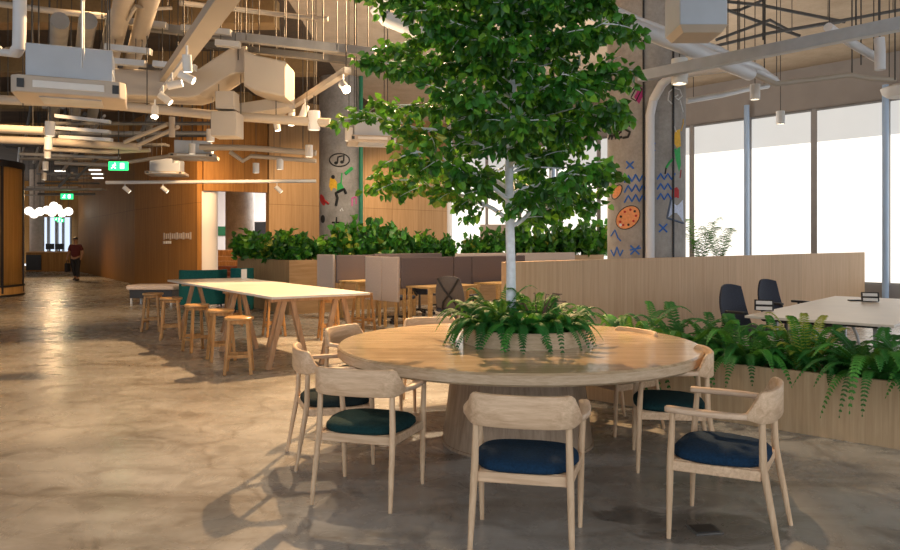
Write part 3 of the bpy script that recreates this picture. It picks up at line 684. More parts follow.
# ---- office chairs
def office_chair(label, mesh_back=False, group='dark office chairs'):
    t=empty('office_chair',(0,0,0),0,label,'chair',group)
    m=M(); n=20
    M().box((0,.02,.47),(.50,.48,.07)).build('seat',navy_f,t,bev=.03)
    # backrest: curved shell
    vs=[];fs=[]
    R=9;C=9
    for sgn in(0,1):
        for i in range(R):
            for j in range(C):
                u=j/(C-1)*2-1; v=i/(R-1); w=.235*(1-.28*v**3); vs.append((u*w,-.21-.11*v-.03*math.sin(v*PI)+.05*u*u-(.025 if sgn else 0),.50+.50*v-.03*u*u*v))
    for i in range(R-1):
        for j in range(C-1):
            a=i*C+j; fs.append((a,a+1,a+C+1,a+C)); b=a+R*C; fs.append((b,b+C,b+C+1,b+1))
    o=R*C
    for i in range(R-1):
        fs.append((i*C,(i+1)*C,(i+1)*C+o,i*C+o)); fs.append((i*C+C-1,i*C+C-1+o,(i+1)*C+C-1+o,(i+1)*C+C-1))
    for j in range(C-1):
        fs.append((j,j+o,j+1+o,j+1)); a=(R-1)*C+j; fs.append((a,a+1,a+1+o,a+o))
    M().add(vs,fs).build('backrest',mesh_m if mesh_back else navy_f,t)
    if mesh_back:
        X=M(); 
        for s in(-1,1): X.tube([(s*.17,-.33,.96),(s*.06,-.335,.78),(-s*.09,-.30,.60),(-s*.13,-.24,.48)],.016,8)
        X.build('cross_strap',black_p,t)
    else:
        M().tube([(0,-.16,.42),(0,-.30,.50),(0,-.33,.75)],.022,8).build('back_support',black_p,t)
    for s in(-1,1):
        m=M(); m.tube([(s*.26,.0,.46),(s*.30,.0,.52),(s*.30,-.02,.68)],.016,8); m.box((s*.30,.02,.695),(.075,.26,.03)); m.build('armrest',black_p,t,bev=.006)
    M().cyl((0,0,.10),(0,0,.44),.028,.022,12).build('gas_lift',dark_m,t)
    for k in range(5):
        a=2*PI*k/5+.3; d=Vector((math.cos(a),math.sin(a),0))
        l=M().bar(Vector((0,0,.115)),d*.30+Vector((0,0,.08)),.045,.03).build('base_leg',black_p,t,bev=.004)
        c=d*.30; s=Vector((-d.y,d.x,0)); M().cyl(c-s*.025+Vector((0,0,.032)),c+s*.025+Vector((0,0,.032)),.031,n=14).build('caster',black_p,l)
    return t
mesh_m=plain('smoke_mesh',(.10,.085,.08),.6,0,.1,50)
oc=office_chair('dark high-backed office chair at the near end of the meeting table, beside the oak screen')
put(oc,(3.56,8.45,0),face(.50,-.86))
for x,y,f_,lab in((4.55,9.68,(.50,-.86),'dark high-backed office chair second along the meeting table against the oak screen'),
    (-1.0,13.55,(.9,-.6),'black office chair seen under the pale end panels of the workstations'),
    (onz(419,316).x,onz(419,316).y+.3,(.3,.9),'black office chair under the birch desk behind the round table'),
    (onz(437,313).x+.1,onz(437,313).y+1.0,(-.4,.9),'black office chair behind the mesh-backed chair by the desks')):
    put(copy_tree(oc,None,lab),(x,y,0),face(*f_))
mc=office_chair('office chair with smoke mesh back and black crossed straps, behind the round table',True,None); put(mc,(.085,11.15,0),face(.35,.93))
# ================================================================ MEETING TABLE
mt=Vector((3.09,7.50,0)); dl=Vector((.66,.75,0)).normalized(); dn=Vector((dl.y,-dl.x,0))
ma=math.atan2(dl.y,dl.x); LT=3.7; WT=1.35
t=empty('meeting_table',mt,ma,'large pale meeting table on grey metal legs behind the low planter, right','table')
M().box((LT/2,-WT/2,.727),(LT,WT,.026)).build('table_top',white_top2,t,bev=.003)
M().box((LT/2,-WT/2,.66),(LT-.5,.30,.05)).build('cable_tray',dark_m,t); M().box((LT/2,-WT/2,.70),(LT-.2,WT-.3,.025)).build('under_frame',black_p,t)
for a,b in((.35,-.2),(.35,-WT+.2),(LT-.35,-.2),(LT-.35,-WT+.2),(LT/2,-.2),(LT/2,-WT+.2)):
    M().bar((a,b,0),(a,b*.98-.01,.70),.06,.04).build('leg',steel,t,bev=.004)
m=M(); m.tube([(.25,-.95,.69),(.3,-.98,.60),(.32,-1.0,.5),(.34,-1.0,.05)],.014,8); m.build('cable_guide',galv,t)
def power(label,p,rz):
    t=empty('power_box',p,rz,label,'power socket box','power boxes on the meeting table')
    R_=Matrix.Rotation(-.5,3,'X')
    M().box((0,0,.065),(.20,.035,.12),mat=R_).build('housing',black_p,t,bev=.004)
    for k in(-1,1): M().box((0,-.022-.0+.018*k*-1*0-.0+(.016*k),.062+.03*k),(.165,.006,.042),mat=R_).build('socket_strip',lampw,t,bev=.001)
    M().box((.0,.10,.006),(.16,.16,.010)).build('lid',black_p,t)
p=onz(764,311,.74); power('black tilted power box with white socket strips on the meeting table, nearer one',(p.x,p.y,.741),-.4)
p=onz(870,302,.74); power('black tilted power box with white socket strips on the meeting table, farther right one',(p.x,p.y,.741),-.4)
p=onz(855,301,.74); o=M().box((0,0,.008),(.16,.07,.014)).build('cable_port',black_p,bev=.003); o.location=(p.x,p.y,.742); tag(o,'small flat dark cable port on the meeting table left of the farther power box','cable port')
# ================================================================ BACK PLANTERS with shrubs
C0=Vector((-3.35,14.9,0)); vb=Vector((.745,.667,0)); ub=Vector((-.58,.814,0))
bp=empty('plant_box',C0,math.atan2(vb.y,vb.x),'long high wooden plant box with dense shrubs behind the desks','planter')
Lb=10.9
M().box((Lb/2,.01,.57),(Lb,.02,1.14)).build('front_board',wood('honey_board',(.38,.23,.11),(.50,.32,.17),(1.5,16,16),.5),bp)
# side board runs along ub
cr=math.atan2(ub.y,ub.x)-math.atan2(vb.y,vb.x); ux,uy=math.cos(cr),math.sin(cr)
M().prism([(0,.021),(-.0,.021),(ux*3.2,uy*3.2),(ux*3.2+.02,uy*3.2+.01),(.025,.021)],0,1.14).build('side_board',wood('dark_honey_board',(.36,.22,.10),(.48,.30,.15),(16,16,1.5),.5),bp)
M().prism([(.03,.03),(Lb,.03),(Lb,.85),(ux*1.0+.9,.95),(ux*3.2+.9,uy*3.2),(ux*3.2+.03,uy*3.2)],.9,1.09).build('soil',soil,bp)
def shrub(m,h,w,n,rnd,big=.09,broad=True):
    for k in range(int(n/7)):
        a=rnd.uniform(0,2*PI); r=w*math.sqrt(rnd.random()); tip=Vector((math.cos(a)*r,math.sin(a)*r,h*rnd.uniform(.35,1)*(1-.35*(r/w)**2)))
        b=Vector((tip.x*.35,tip.y*.35,0)); m.tube([b,b.lerp(tip,.5)+Vector((0,0,.03)),tip],[.006,.004,.002],4,mi=0,caps=False)
        for j in range(7):
            t=rnd.uniform(.35,1); q=b.lerp(tip,t); o=Vector((rnd.gauss(0,1),rnd.gauss(0,1),rnd.gauss(.25,.6))).normalized()
            leaf(m,q,o,big*rnd.uniform(.7,1.3),rnd.choice((0,0,0,1,1,2)),rnd)
SH=[]
def mkshrub(sd,h,w,n,big,mats):
    m=M(); shrub(m,h,w,n,random.Random(sd),big); o=m.build('leafy_shrub',mats,smooth=False); return o
sm_=[leaf_a,leaf_b,leaf_c]; sy=[leaf_b,leaf_c,leaf_y]
base=[mkshrub(1,.62,.42,420,.15,sm_),mkshrub(2,.72,.36,420,.13,sm_),mkshrub(3,.60,.40,360,.16,[leaf_b,leaf_a,leaf_y])]
used=[0,0,0]
def place_shrub(px,Y,k,sc,lab,grp='shrubs in the long back plant box',z=1.08):
    p=at(px,HY,Y)
    if not used[k]: o=base[k]; used[k]=1
    else: o=base[k].copy(); COL.objects.link(o)
    o.location=(p.x,p.y,z); o.rotation_euler=(0,0,px*.37); o.scale=(sc,sc,sc*(1.12 if px<330 else 1.42)); tag(o,lab,'shrub',grp)
def py_(px,extra=.35):
    t=(px-450)/FP; # point on planter front line + inward
    n=Vector((-vb.y,vb.x,0)); q=C0+n*extra; s=(t*q.y-q.x)/(vb.x-t*vb.y); return q.y+vb.y*s
row=[(303,0,1.05,'dark leafy shrub in the plant box left of the column with music drawings'),(324,1,.9,'leafy shrub at the foot of the column with music drawings, left side'),(345,2,1.15,'dense shrub in front of the column with music drawings'),(363,1,1.25,'taller leafy shrub just right of the column with music drawings'),(384,2,1.25,'pale-tipped shrub below the lowest left tree leaves'),
(404,0,1.0,'leafy shrub above the pale corner panels of the workstations'),(424,1,.9,'small leafy shrub right of the dark trough, before the wood wall end'),(447,0,.85,'leafy shrub before the white end of the wood wall'),(470,2,.85,'low leafy shrub before the left backlit blinds'),
(492,0,1.1,'leafy shrub just left of the tree trunk before the blinds'),(519,1,1.35,'tall leafy shrub just right of the tree trunk before the blinds'),(541,2,1.25,'leafy shrub in the second spot right of the tree trunk'),(562,1,1.3,'leafy shrub third right of the tree trunk before the blinds'),(582,0,1.45,'leafy shrub second left of the painted column'),(600,2,1.5,'tall leafy shrub immediately left of the painted column')]
for px,k,sc,lab in row: place_shrub(px,py_(px),k,sc*.92,lab)
side=[(247,17.2,1,1.15,'leafy shrub at the far left corner of the wooden plant box'),(262,16.6,0,1.1,'leafy shrub second from the left corner of the plant box'),(275,16.0,2,1.1,'leafy shrub third from the left corner of the plant box'),(289,15.5,1,1.1,'leafy shrub above the front corner of the wooden plant box')]
for px,Y,k,sc,lab in side: place_shrub(px,Y,k,sc*.92,lab)
n=Vector((-vb.y,vb.x,0))
o=M().box((0,0,.05),(.75,.26,.10)).build('black_trough',black_p,bev=.01); q=at(420,HY,py_(420,.14)); o.location=(q.x,q.y,1.141); o.rotation_euler=(0,0,va); tag(o,'black plastic trough on the rim of the back plant box','trough')
# palms behind the oak screen, on the floor in a box
def palm(loc,n,L,sd,label,grp):
    r_=random.Random(sd); m=M()
    for k in range(n):
        az=2*PI*k/n+r_.uniform(-.3,.3); frond(m,Vector((0,0,0)),az,L*r_.uniform(.5,.9),r_.uniform(1.2,2.1),.30,.15,r_.choice((0,0,1)),20,.30)
    o=m.build('palm',[leaf_a,leaf_b],smooth=False); o.location=loc; return tag(o,label,'palm',grp)
pb=at(712,HY,15.2); pb.z=0; b_=empty('palm_box',(pb.x,pb.y,0),va,'low wooden box for palms behind the oak screen','planter')
M().box((0,0,.5),(2.3,.5,1.0)).build('box_shell',planter_w,b_,bev=.005); M().box((0,0,1.0),(2.2,.42,.03)).build('soil',soil,b_)
palm(pb+v2*-.45+Vector((0,0,1.0)),13,.75,5,'feathery palm rising behind the oak screen right of the painted column','palms behind the oak screen')
palm(pb+v2*.30+Vector((0,0,1.0)),12,.65,6,'feathery palm behind the oak screen, the one before the round post','palms behind the oak screen')
# grey boards by the far blinds
for (x0,x1,y0,y1,Y,lab) in ((480,511,224.5,250,21.5,'grey felt board standing left of the trunk before the far blinds'),(537,563,201,224,23.5,'pale grey panel hanging before the far blinds right of the trunk')):
    a=at(x0,y0,Y); b_=at(x1,y1,Y); zb=min(a.z,b_.z)
    t=empty('grey_board',((a.x+b_.x)/2,Y,0),0,lab,'board'); M().box((0,0,(a.z+b_.z)/2),(b_.x-a.x,.05,a.z-b_.z)).build('panel',screen_f2 if x0<500 else galv,t,bev=.01)
    M().box((0,0,(zb/2) if x0<500 else (a.z+ZC)/2),(.05,.04,zb if x0<500 else ZC-a.z)).build('support',mid_m,t)
# ================================================================ LOUNGE and HALL
def lounge(label,x,Y,w,h,rz):
    t=empty('lounge_chair',(x,Y,0),rz,label,'chair')
    P=[];n=18
    for i in range(n+1):
        a=PI*i/n; P.append((math.cos(a)*w/2,-abs(math.sin(a))**.7*w*.38+.1,h*.5))
    M().rects(P,[.09]*(n+1),[h-.12]*(n+1)).build('backrest',teal,t)
    M().box((0,.12,.30),(w-.12,w*.55,.26)).build('seat',teal,t,bev=.04)
    for sx in(-1,1):
        for sy in(-.1,.3): M().cyl((sx*w*.38,sy,0),(sx*w*.36,sy,.18),.018).build('leg',black_p,t)
    return t
p=onz(194,309); lounge('wide teal felt lounge chair behind the far end of the trestle table',p.x,16.9,1.0,.93,.5)
p=at(252.5,HY,16.2); o=lounge('small teal lounge chair in front of the wooden plant box',p.x,15.4,.40,1.02,.3)
p=onz(149,306); t=empty('bench_seat',(p.x,p.y+.4,0),-.1,'low upholstered bench with pale top and dark base, left of the teal chair','bench')
M().box((0,0,.43),(1.2,.62,.12)).build('cushion',screen_f2,t,bev=.04)
M().box((0,0,.27),(1.08,.5,.20)).build('base',black_p,t,bev=.01)
for sx in(-1,1):
    for sy in(-1,1): M().box((sx*.5,sy*.22,.09),(.04,.04,.18)).build('leg',galv,t)
# glass-fronted rounded room on the left
gx=onz(27,301); t=empty('rounded_booth',(-13.85,20.15,0),0,'rounded wood-lined glass booth with black frame at the left edge','booth')
rb=1.62; amber=wood('amber_veneer',(.42,.22,.06),(.58,.33,.11),(14,14,.5),.3)
M().lathe([(rb-.12,.05),(rb-.12,3.70)],64,closed=False).build('wood_lining',amber,t)
M().lathe([(rb-.02,.30),(rb-.02,3.66)],64,closed=False).build('glass',glassm,t)
for z0,z1,mm in((0,.06,black_p),(.27,.32,black_p),(3.62,3.80,black_p)): M().lathe([(rb-.10,z0),(rb,z0),(rb,z1),(rb-.10,z1),(rb-.10,z0)],64,closed=False).build('frame_ring',mm,t)
M().lathe([(rb-.015,.06),(rb-.015,.27)],64,closed=False).build('plinth_panel',amber,t)
for k in range(10):
    a=-.30+k*2*PI/10; M().box((math.cos(a)*(rb-.03),math.sin(a)*(rb-.03),1.9),(.05,.06,3.6),rz=a).build('mullion',black_p,t)
for a in(-1.0,-1.28):
    M().cyl((math.cos(a)*(rb-.06),math.sin(a)*(rb-.06),.35),(math.cos(a)*(rb-.06),math.sin(a)*(rb-.06),3.6),.03).build('white_reflection',lampw,t)  # white bars modelled in place of reflections on the booth glass
# reception counter, far glazing
c0=at(26,HY,37.5); c1=at(70,HY,37.5)
t=empty('reception_counter',((c0.x+c1.x)/2,37.5,0),0,'low brown wooden reception counter at the far end of the hall','counter'); w_=c1.x-c0.x
M().box((0,.3,.5),(w_,.6,1.0)).build('front_panel',veneer_dark,t); M().box((0,.3,1.03),(w_+.1,.7,.05)).build('counter_top',bench_seat,t)
M().box((-w_*.32,-.02,.48),(w_*.34,.05,.8)).build('dark_recess',black_p,t)
wallseg('wall_far',(-34,52),(-14,52),0,ZC,.2,veneer_dark)
for i,(x0,x1,lab) in enumerate(((42,47,'a'),(48.5,55,''),(57,62,''),(63,70,''))):
    a=at(x0,HY,51.2); b_=at(x1,HY,51.2); w=empty('window_%d'%(i+20),((a.x+b_.x)/2,51.3,0),0); w['kind']='structure'
    M().box((0,.1,1.9),(b_.x-a.x,.04,2.9)).build('pane',bluewin,w); 
    f=M(); 
    for sx in(-1,1): f.box((sx*(b_.x-a.x)/2,0,1.9),(.08,.1,3.0))
    f.box((0,0,.42),(b_.x-a.x,.1,.08)); f.build('window_frame',mid_m,w)
o=M().lathe([(.4,0),(.4,ZC)],24).build('round_pillar',plain('beige_pillar',(.55,.42,.32),.8)); q=at(37,HY,44); o.location=(q.x,44,0); tag(o,'beige round pillar behind the reception counter','pillar')
for px,lab in((50,'small dark monitor on the reception counter, left one'),(59.5,'small dark monitor on the reception counter, right one')):
    q=at(px,HY,37.7); t=empty('monitor',(q.x,q.y,1.056),0,lab,'monitor','monitors on the reception counter')
    M().box((0,0,.26),(.45,.04,.30)).build('screen',black_p,t,bev=.01); M().box((0,0,.06),(.05,.04,.12)).build('stand',black_p,t); M().box((0,0,.008),(.2,.15,.014)).build('foot',black_p,t)
# globe lamps
gl_=[(29,211,0),(34,214,0),(40,211.5,0),(47,210,1),(52,212.5,1),(58,208.5,1),(62,213,1),(68.5,211.5,1),(54,206,1)]
pos=['leftmost globe lamp beside the black frame of the booth','second globe lamp from the left over the counter','third globe lamp, right end of the left cluster','left globe lamp of the right cluster over the counter','second globe lamp of the right cluster','upper middle globe lamp of the right cluster','fourth globe lamp of the right cluster, hanging lowest','rightmost globe lamp next to the wood wall','highest globe lamp of the right cluster']
for (px,py,c_),lab in zip(gl_,pos):
    q=at(px,py,35.5+c_*.8+random.uniform(-.3,.3)); t=empty('globe_lamp',q,0,'glowing white '+lab,'lamp','globe lamps over the reception')
    M().lathe([(.21*math.sin(PI*i/12)+.0001,-.21*math.cos(PI*i/12)) for i in range(13)],20,closed=False).build('globe',globe_m,t); M().cyl((0,0,.20),(0,0,ZC-q.z),.012,n=6).build('cord',rodm,t)
# small stair behind the opening
q=at(226,HY,24.5); t=empty('wooden_steps',(q.x,q.y,0),.1,'reddish wooden steps seen through the opening in the wood wall','stairs')
red_w=wood('red_brown_wood',(.17,.05,.025),(.28,.10,.05),(3,16,16),.4)
for k in range(6): M().box((0,k*.3,(k+1)*.085+.0),(1.5,.30,.17*(k+1))).build('step',red_w if k<4 else bench_w,t,bev=.005)
M().box((.0,2.6,.62),(2.6,1.4,1.24)).build('landing',bench_w,t)
o=M().box((0,0,0),(1.2,.05,.45)).build('green_board',plain('green_board_paint',(.02,.14,.06),.6)); q=at(221,231,35.272); o.location=q; tag(o,'dark green board beyond the opening left of the plain column','board')
o=M().box((0,0,0),(1.0,.05,1.1)).build('dark_panel',black_p); q=at(258,233,35.272); o.location=(q.x,q.y,q.z); tag(o,'dark panel beyond the opening right of the plain column','panel')
# ================================================================ PERSON
def skinned(name,V,E,R,mat,parent,lv=2):
    me=D.meshes.new(name); me.from_pydata(V,E,[]); me.materials.append(mat); o=D.objects.new(name,me); COL.objects.link(o); o.parent=parent
    m=o.modifiers.new('Skin','SKIN'); 
    if not me.skin_vertices: 
        bpy.context.view_layer.objects.active=o; bpy.context.view_layer.update()
    sv=me.skin_vertices[0].data if me.skin_vertices else None
    if sv:
        for i,r in enumerate(R): sv[i].radius=(r,r) if not isinstance(r,tuple) else r
        sv[0].use_root=True
    m.use_smooth_shade=True; s=o.modifiers.new('Subsurf','SUBSURF'); s.levels=lv; s.render_levels=lv; return o
q=onz(75.5,280.5); per=empty('person',(q.x,q.y,0),.15,'person in a dark red shirt and dark trousers walking down the far hall','person')
V=[(0,0,.92),(0,.0,1.12),(0,.01,1.32),(0,0,1.42),(0,-.01,1.50),(0,-.015,1.60),(0,-.01,1.69),
 (.10,0,.86),(.11,-.10,.50),(.10,-.02,.09),(.10,-.14,.04), (-.10,0,.86),(-.10,.08,.50),(-.09,.24,.13),(-.09,.14,.05),
 (.18,0,1.38),(.25,.04,1.12),(.24,-.10,.90),(.235,-.15,.82), (-.18,0,1.38),(-.26,.02,1.12),(-.29,-.06,.90),(-.29,-.08,.81)]
E=[(0,1),(1,2),(2,3),(3,4),(4,5),(5,6),(0,7),(7,8),(8,9),(9,10),(0,11),(11,12),(12,13),(13,14),(2,15),(15,16),(16,17),(17,18),(2,19),(19,20),(20,21),(21,22)]
R=[(.15,.11),(.14,.10),(.16,.11),.07,.055,.095,.08,.10,.075,.05,.045,.10,.075,.05,.045,.065,.05,.036,.03,.065,.05,.036,.03]
skinned('body',V,E,R,skin,per)
skinned('shirt',[(0,0,.87),(0,0,1.12),(0,.01,1.33),(0,0,1.43),(.18,0,1.38),(.24,.035,1.18),(-.18,0,1.38),(-.25,.02,1.18)],[(0,1),(1,2),(2,3),(2,4),(4,5),(2,6),(6,7)],[(.19,.15),(.18,.14),(.19,.14),.08,.085,.07,.085,.07],redf,per)
skinned('trousers',[(0,0,.97),(.10,0,.84),(.11,-.10,.50),(.10,-.02,.12),(-.10,0,.84),(-.10,.08,.50),(-.09,.235,.16)],[(0,1),(1,2),(2,3),(0,4),(4,5),(5,6)],[(.17,.13),.115,.09,.065,.115,.09,.065],trou,per)
skinned('hair',[(0,.02,1.60),(0,.0,1.68),(0,-.03,1.73)],[(0,1),(1,2)],[.085,.105,.06],hairm,per)
M().tube([(0,-.105,1.655),(0,-.13,1.635),(0,-.11,1.62)],[.008,.016,.012],8).build('nose',skin,per)
for s_ in(-1,1):
    M().lathe([(.0001,-.011),(.011,0),(.0001,.011)],8,(s_*.035,-.098,1.655),closed=False).build('eye',black_p,per)
    M().tube([(s_*.092,0,1.62),(s_*.104,.005,1.64),(s_*.094,.0,1.67)],[.012,.018,.012],8).build('ear',skin,per)
M().tube([(-.028,-.095,1.595),(0,-.103,1.593),(.028,-.095,1.595)],.006,6).build('mouth',redf,per)
for x,y,z in((.10,-.11,.035),(-.09,.18,.05)): M().box((x,y,z),(.095,.26,.07)).build('shoe',black_p,per,bev=.02)
o=empty('shoulder_bag',(q.x-.29,q.y-.05,.3),0,'dark bag hanging from the left hand of the walking person','bag')
M().box((0,0,.22),(.12,.30,.36)).build('bag_body',trou,o,bev=.04); M().tube([(0,-.1,.38),(0,-.03,.52),(0,.03,.52),(0,.1,.38)],.012,8).build('handle',trou,o)
# ================================================================ CEILING SERVICES
def thing1(m,name,mat,label,cat,group=None,**k):
    o=m.build(name,mat,**k); return tag(o,label,cat,group)
def pipe(pts,r,mat,label,group=None,name='pipe',cat='pipe',n=12,hang=None):
    o=pipe_(pts,r,mat,label,group,name,cat,n)
    if hang is None: hang= name!='hanger_rod' and abs(Vector(pts[0]).z-Vector(pts[-1]).z)<2 
    if hang: hangers(o,[Vector(p) for p in pts],r)
    return o
def hangers(o,pts,r):
    a=pts[0].lerp(pts[1],.2); b=pts[-1].lerp(pts[-2],.2)
    for p in (a,b):
        if p.z<ZC-.2: M().cyl(p,(p.x,p.y,ZC),.006,n=5).build('hanger',rodm,o)
def pipe_(pts,r,mat,label,group=None,name='pipe',cat='pipe',n=12):
    return thing1(M().tube([Vector(p) for p in pts],r,n),name,mat,label,cat,group)
def rod(px,py,Y,z1=ZC): return at(px,py,Y)
# ---- pendant cylinder lamps
def pendant(label,r=.07,h=.22,cord=3.0):
    t=empty('pendant_lamp',(0,0,0),0,label,'lamp','white cylinder pendant lamps')
    M().lathe([(r*.82,.015),(r*.82,0),(r,0),(r,h),(.0001,h)],24,closed=False).build('lamp_shade',lampw,t)
    M().lathe([(.0001,.02),(r*.82,.02)],20,closed=False).build('diffuser',glowsoft,t)
    M().cyl((0,0,h),(0,0,cord),.006,n=6).build('cord',rodm,t); return t
glowsoft=emis('lamp_diffuser',(1,.85,.62),3.0)
# px, bottom py, Y, label
PL=[(679.5,84,8.2,1.3,'large pendant lamp hanging in front of the right side of the painted column'),(755,99.5,10.5,1,'pendant lamp below the steel beam, left one before the right blinds'),(780.5,124,12.2,1,'lowest pendant lamp on the right, hanging before the blinds'),
(50,136,11.0,1,'nearest pendant lamp of the row receding down the hall'),(48.5,149,13.4,1,'second pendant lamp of the row receding down the hall'),(47.5,158,15.6,1,'third pendant lamp of the row receding down the hall'),(45.5,170,18.5,1,'fourth pendant lamp of the row receding down the hall'),(44,180,21.5,1,'fifth pendant lamp of the row receding down the hall'),
(210.5,141.5,13.0,1,'pendant lamp directly under the square duct box'),(192,154,15.5,1,'pendant lamp beside the upper ceiling cassette'),(175.5,163,17.5,1,'pendant lamp between the two small ceiling cassettes'),(161.5,170,19.5,1,'pendant lamp before the lower ceiling cassette'),
(256,173,16.0,1,'pendant lamp hanging over the opening in the wood wall'),(280,169.5,15.0,1,'pendant lamp right of the opening, before the wood wall'),(309,157,13.2,1,'pendant lamp just left of the column with music drawings'),(349,141,12.0,1,'pendant lamp before the upper part of the music column'),(314,130,10.0,1.2,'wide pendant lamp left above the music column')]
pp0=None
for px,py,Y,sc,lab in PL:
    q=at(px,py,Y)
    if pp0 is None: pp0=pendant(lab,cord=2.4); o=pp0
    else:
        o=pp0.copy(); COL.objects.link(o); o['label']=lab
        for ch in KP:
            c=ch.copy(); COL.objects.link(c); c.parent=o
            if 'cord' in c.name: c.scale=(1,1,(ZC-q.z)/2.4/sc); c.location=(0,0,0)
    if px==679.5:
        KP=list(o.children) or [x for x in D.objects if x.parent==o]
    o.location=q; o.scale=(sc,sc,sc)
for ch in KP:
    if 'cord' in ch.name and ch.parent==pp0: ch.scale=(1,1,(ZC-pp0.location.z)/2.4/1.3)
# ---- track lights
def spot_head(label,q,d,on=False,L=.16,r=.045,grp='white track spotlights'):
    d=Vector(d).normalized(); t=empty('track_spotlight',q,0,label,'lamp',grp)
    M().cyl((0,0,.0),(0,0,.14),.012,n=8).build('stem',lampw,t)
    M().tube([d*-.05,d*(L-.05)],[r,r],18).build('lamp_housing',lampw,t)
    M().tube([d*(L-.048),d*(L-.044)],[r*.85,r*.85],16).build('lens',bulb_m if on else glowsoft,t)
    return t
z36=3.6
# first track with its broad beam
a=onz(240,-8,z36); b=onz(152,108,z36)
pipe_beam=thing1(M().bar(a+Vector((0,0,.12)),b+Vector((0,0,.12)),.20,.10),'broad_beam',ductm,'broad beige ceiling channel running from the top edge down to the first spotlight track','beam')
a1=onz(186,58,z36-.06); b1=onz(148,110,z36-.06)
thing1(M().bar(a1,b1,.05,.04),'light_track',lampw,'white light track with five spotlights under the broad beige channel','track')
for px,py,d,on,lab in((187,60,(.0,.2,-1),0,'uppermost track spotlight on the broad beige channel'),(184,76,(1,.1,-.5),0,'second spotlight of the first track, pointing right'),(172,85,(1,.2,.25),0,'third spotlight of the first track, lying level'),(163,97,(.9,.1,-.7),0,'fourth spotlight of the first track, pointing down right'),(155,110,(.15,-.5,-1),1,'lit spotlight at the near lower end of the first track')):
    Y=(z36-.2-CH)*FP/(HY-py)*.93; spot_head(lab,at(px,py,Y),d,on)
a=onz(348,70,z36); b=onz(272,119,z36)
thing1(M().bar(a,b,.09,.07),'light_track',ductm,'beige light track ending at the bright glowing lamp','track')
for px,py,on,d,lab in((343.5,86,1,(.35,-.8,-.45),'brightly glowing spotlight at the right end of the second track'),(305,109,1,(-.3,-.3,-1),'lit spotlight in the middle of the second track'),(291.5,115,0,(0,-.1,-1),'unlit spotlight left of the lit one on the second track'),(276,121,0,(.2,0,-1),'spotlight at the left lower end of the second track')):
    Y=(z36-.15-CH)*FP/(HY-py)*.97; spot_head(lab,at(px,py,Y),d,on,L=.2,r=.05)
# glowing bulb sphere for the bright lamp
# wall-wash track
tz=at(110,182,17.5)
pipe([at(106,182.5,18.5),at(316,181,18.5)],.045,lampw,'long white horizontal light track along the wood wall',name='light_track',cat='track')
for px,lab in((125,'small spotlight at the left part of the long wall track'),(163,'small spotlight on the long wall track below the ceiling cassette'),(277,'small spotlight on the long wall track before the wood wall right of the opening')):
    spot_head(lab,at(px,188,18.5),(.6,.3,-.6),0,L=.2,r=.055)
# ---- ducts
def rduct(pts,w,h,label,grp=None,mat=ductm):
    k=len(pts); o=thing1(M().rects(pts,[w]*k,[h]*k,round_=.08),'air_duct',mat,label,'duct',grp,bev=.01,ang=30); hangers(o,pts,h); return o
Yd=9.9
rduct([at(88,84,Yd),at(196,89,Yd),at(206,86,Yd),at(236,66,Yd),at(252,64,Yd)],.55,.36,'large beige rectangular duct stepping up in the upper left')
q=at(275,82,Yd); rduct([at(250,73,Yd-.1),at(262,78,Yd-.1),at(290,84,Yd-.1)],.6,.48,'blunt beige duct end at the right of the stepped duct')
rduct([at(232,113,10.3),at(292,104,10.3)],.4,.16,'flat beige duct under the blunt duct end')
q=at(227.5,125.5,9.6); o=thing1(M().box((0,0,0),(.34,.34,.33)),'duct_box',ductm,'square beige air box hanging under the stepped duct','duct box',bev=.01); o.location=q
for s_ in(-1,1): M().cyl((s_*.15,.10,.16),(s_*.15,.10,ZC-q.z),.006,n=5).build('hanger',rodm,o)
thing1(M().box((0,0,0),(.25,.25,.24)),'duct_collar',ductm,'short beige duct neck joining the square air box to the duct','duct collar',bev=.01).location=q+Vector((0,0,.32))
# ---- AC units
def acunit(label,p,w,d,hb,ht,rz,name='air_conditioner',grp=None,under=True):
    t=empty(name,p,rz,label,'air conditioner',grp)
    M().box((0,0,ht+hb/2),(w*.76,d*.8,hb)).build('body',acg,t,bev=.01)
    m=M(); m.lathe([(.72*w/1.0*.58,0.0),(.72*w*.70,.0+ht*.3),(.72*w*.70,ht)],4); 
    m=M(); m.prism([(-w/2+.06,-d/2),(w/2-.06,-d/2),(w/2,-d/2+.06),(w/2,d/2-.06),(w/2-.06,d/2),(-w/2+.06,d/2),(-w/2,d/2-.06),(-w/2,-d/2+.06)],0,ht); m.build('trim_panel',acw,t,bev=.012)
    M().box((0,-d/2-.004,ht*.5),(w*.62,.02,ht*.42)).build('louvre',lampw,t,bev=.004)
    for s in(-1,1): M().box((s*w*.41,-d/2-.004,ht*.5),(w*.06,.02,ht*.5)).build('vent',black_p,t)
    M().box((0,0,-.006),(w*.55,d*.55,.012)).build('grille',galv,t)
    for sx in(-1,1):
        for sy in(-1,1): M().cyl((sx*w*.33,sy*d*.33,ht+hb),(sx*w*.33,sy*d*.33,ZC-p.z),.008,n=6).build('hanger_rod',rodm,t)
    return t
acunit('large ceiling air conditioner with cream trim and grey body in the top left',at(50,93,7.0)+Vector((0,.42,0)),1.02,.72,.33,.17,.40)
acunit('small ceiling air cassette with flared trim, right one of two over the wood wall',at(188,157,16)+Vector((0,.4,0)),1.0,.9,.30,.08,.2,grp=None)
acunit('small ceiling air cassette nearest the exit sign, left one of two',at(161,174,18)+Vector((0,.4,0)),.95,.9,.33,.07,.2)
acunit('ceiling air cassette partly behind the left tree leaves above the music column',at(368,141,12)+Vector((0,.4,0)),.8,.8,.4,.1,.2)
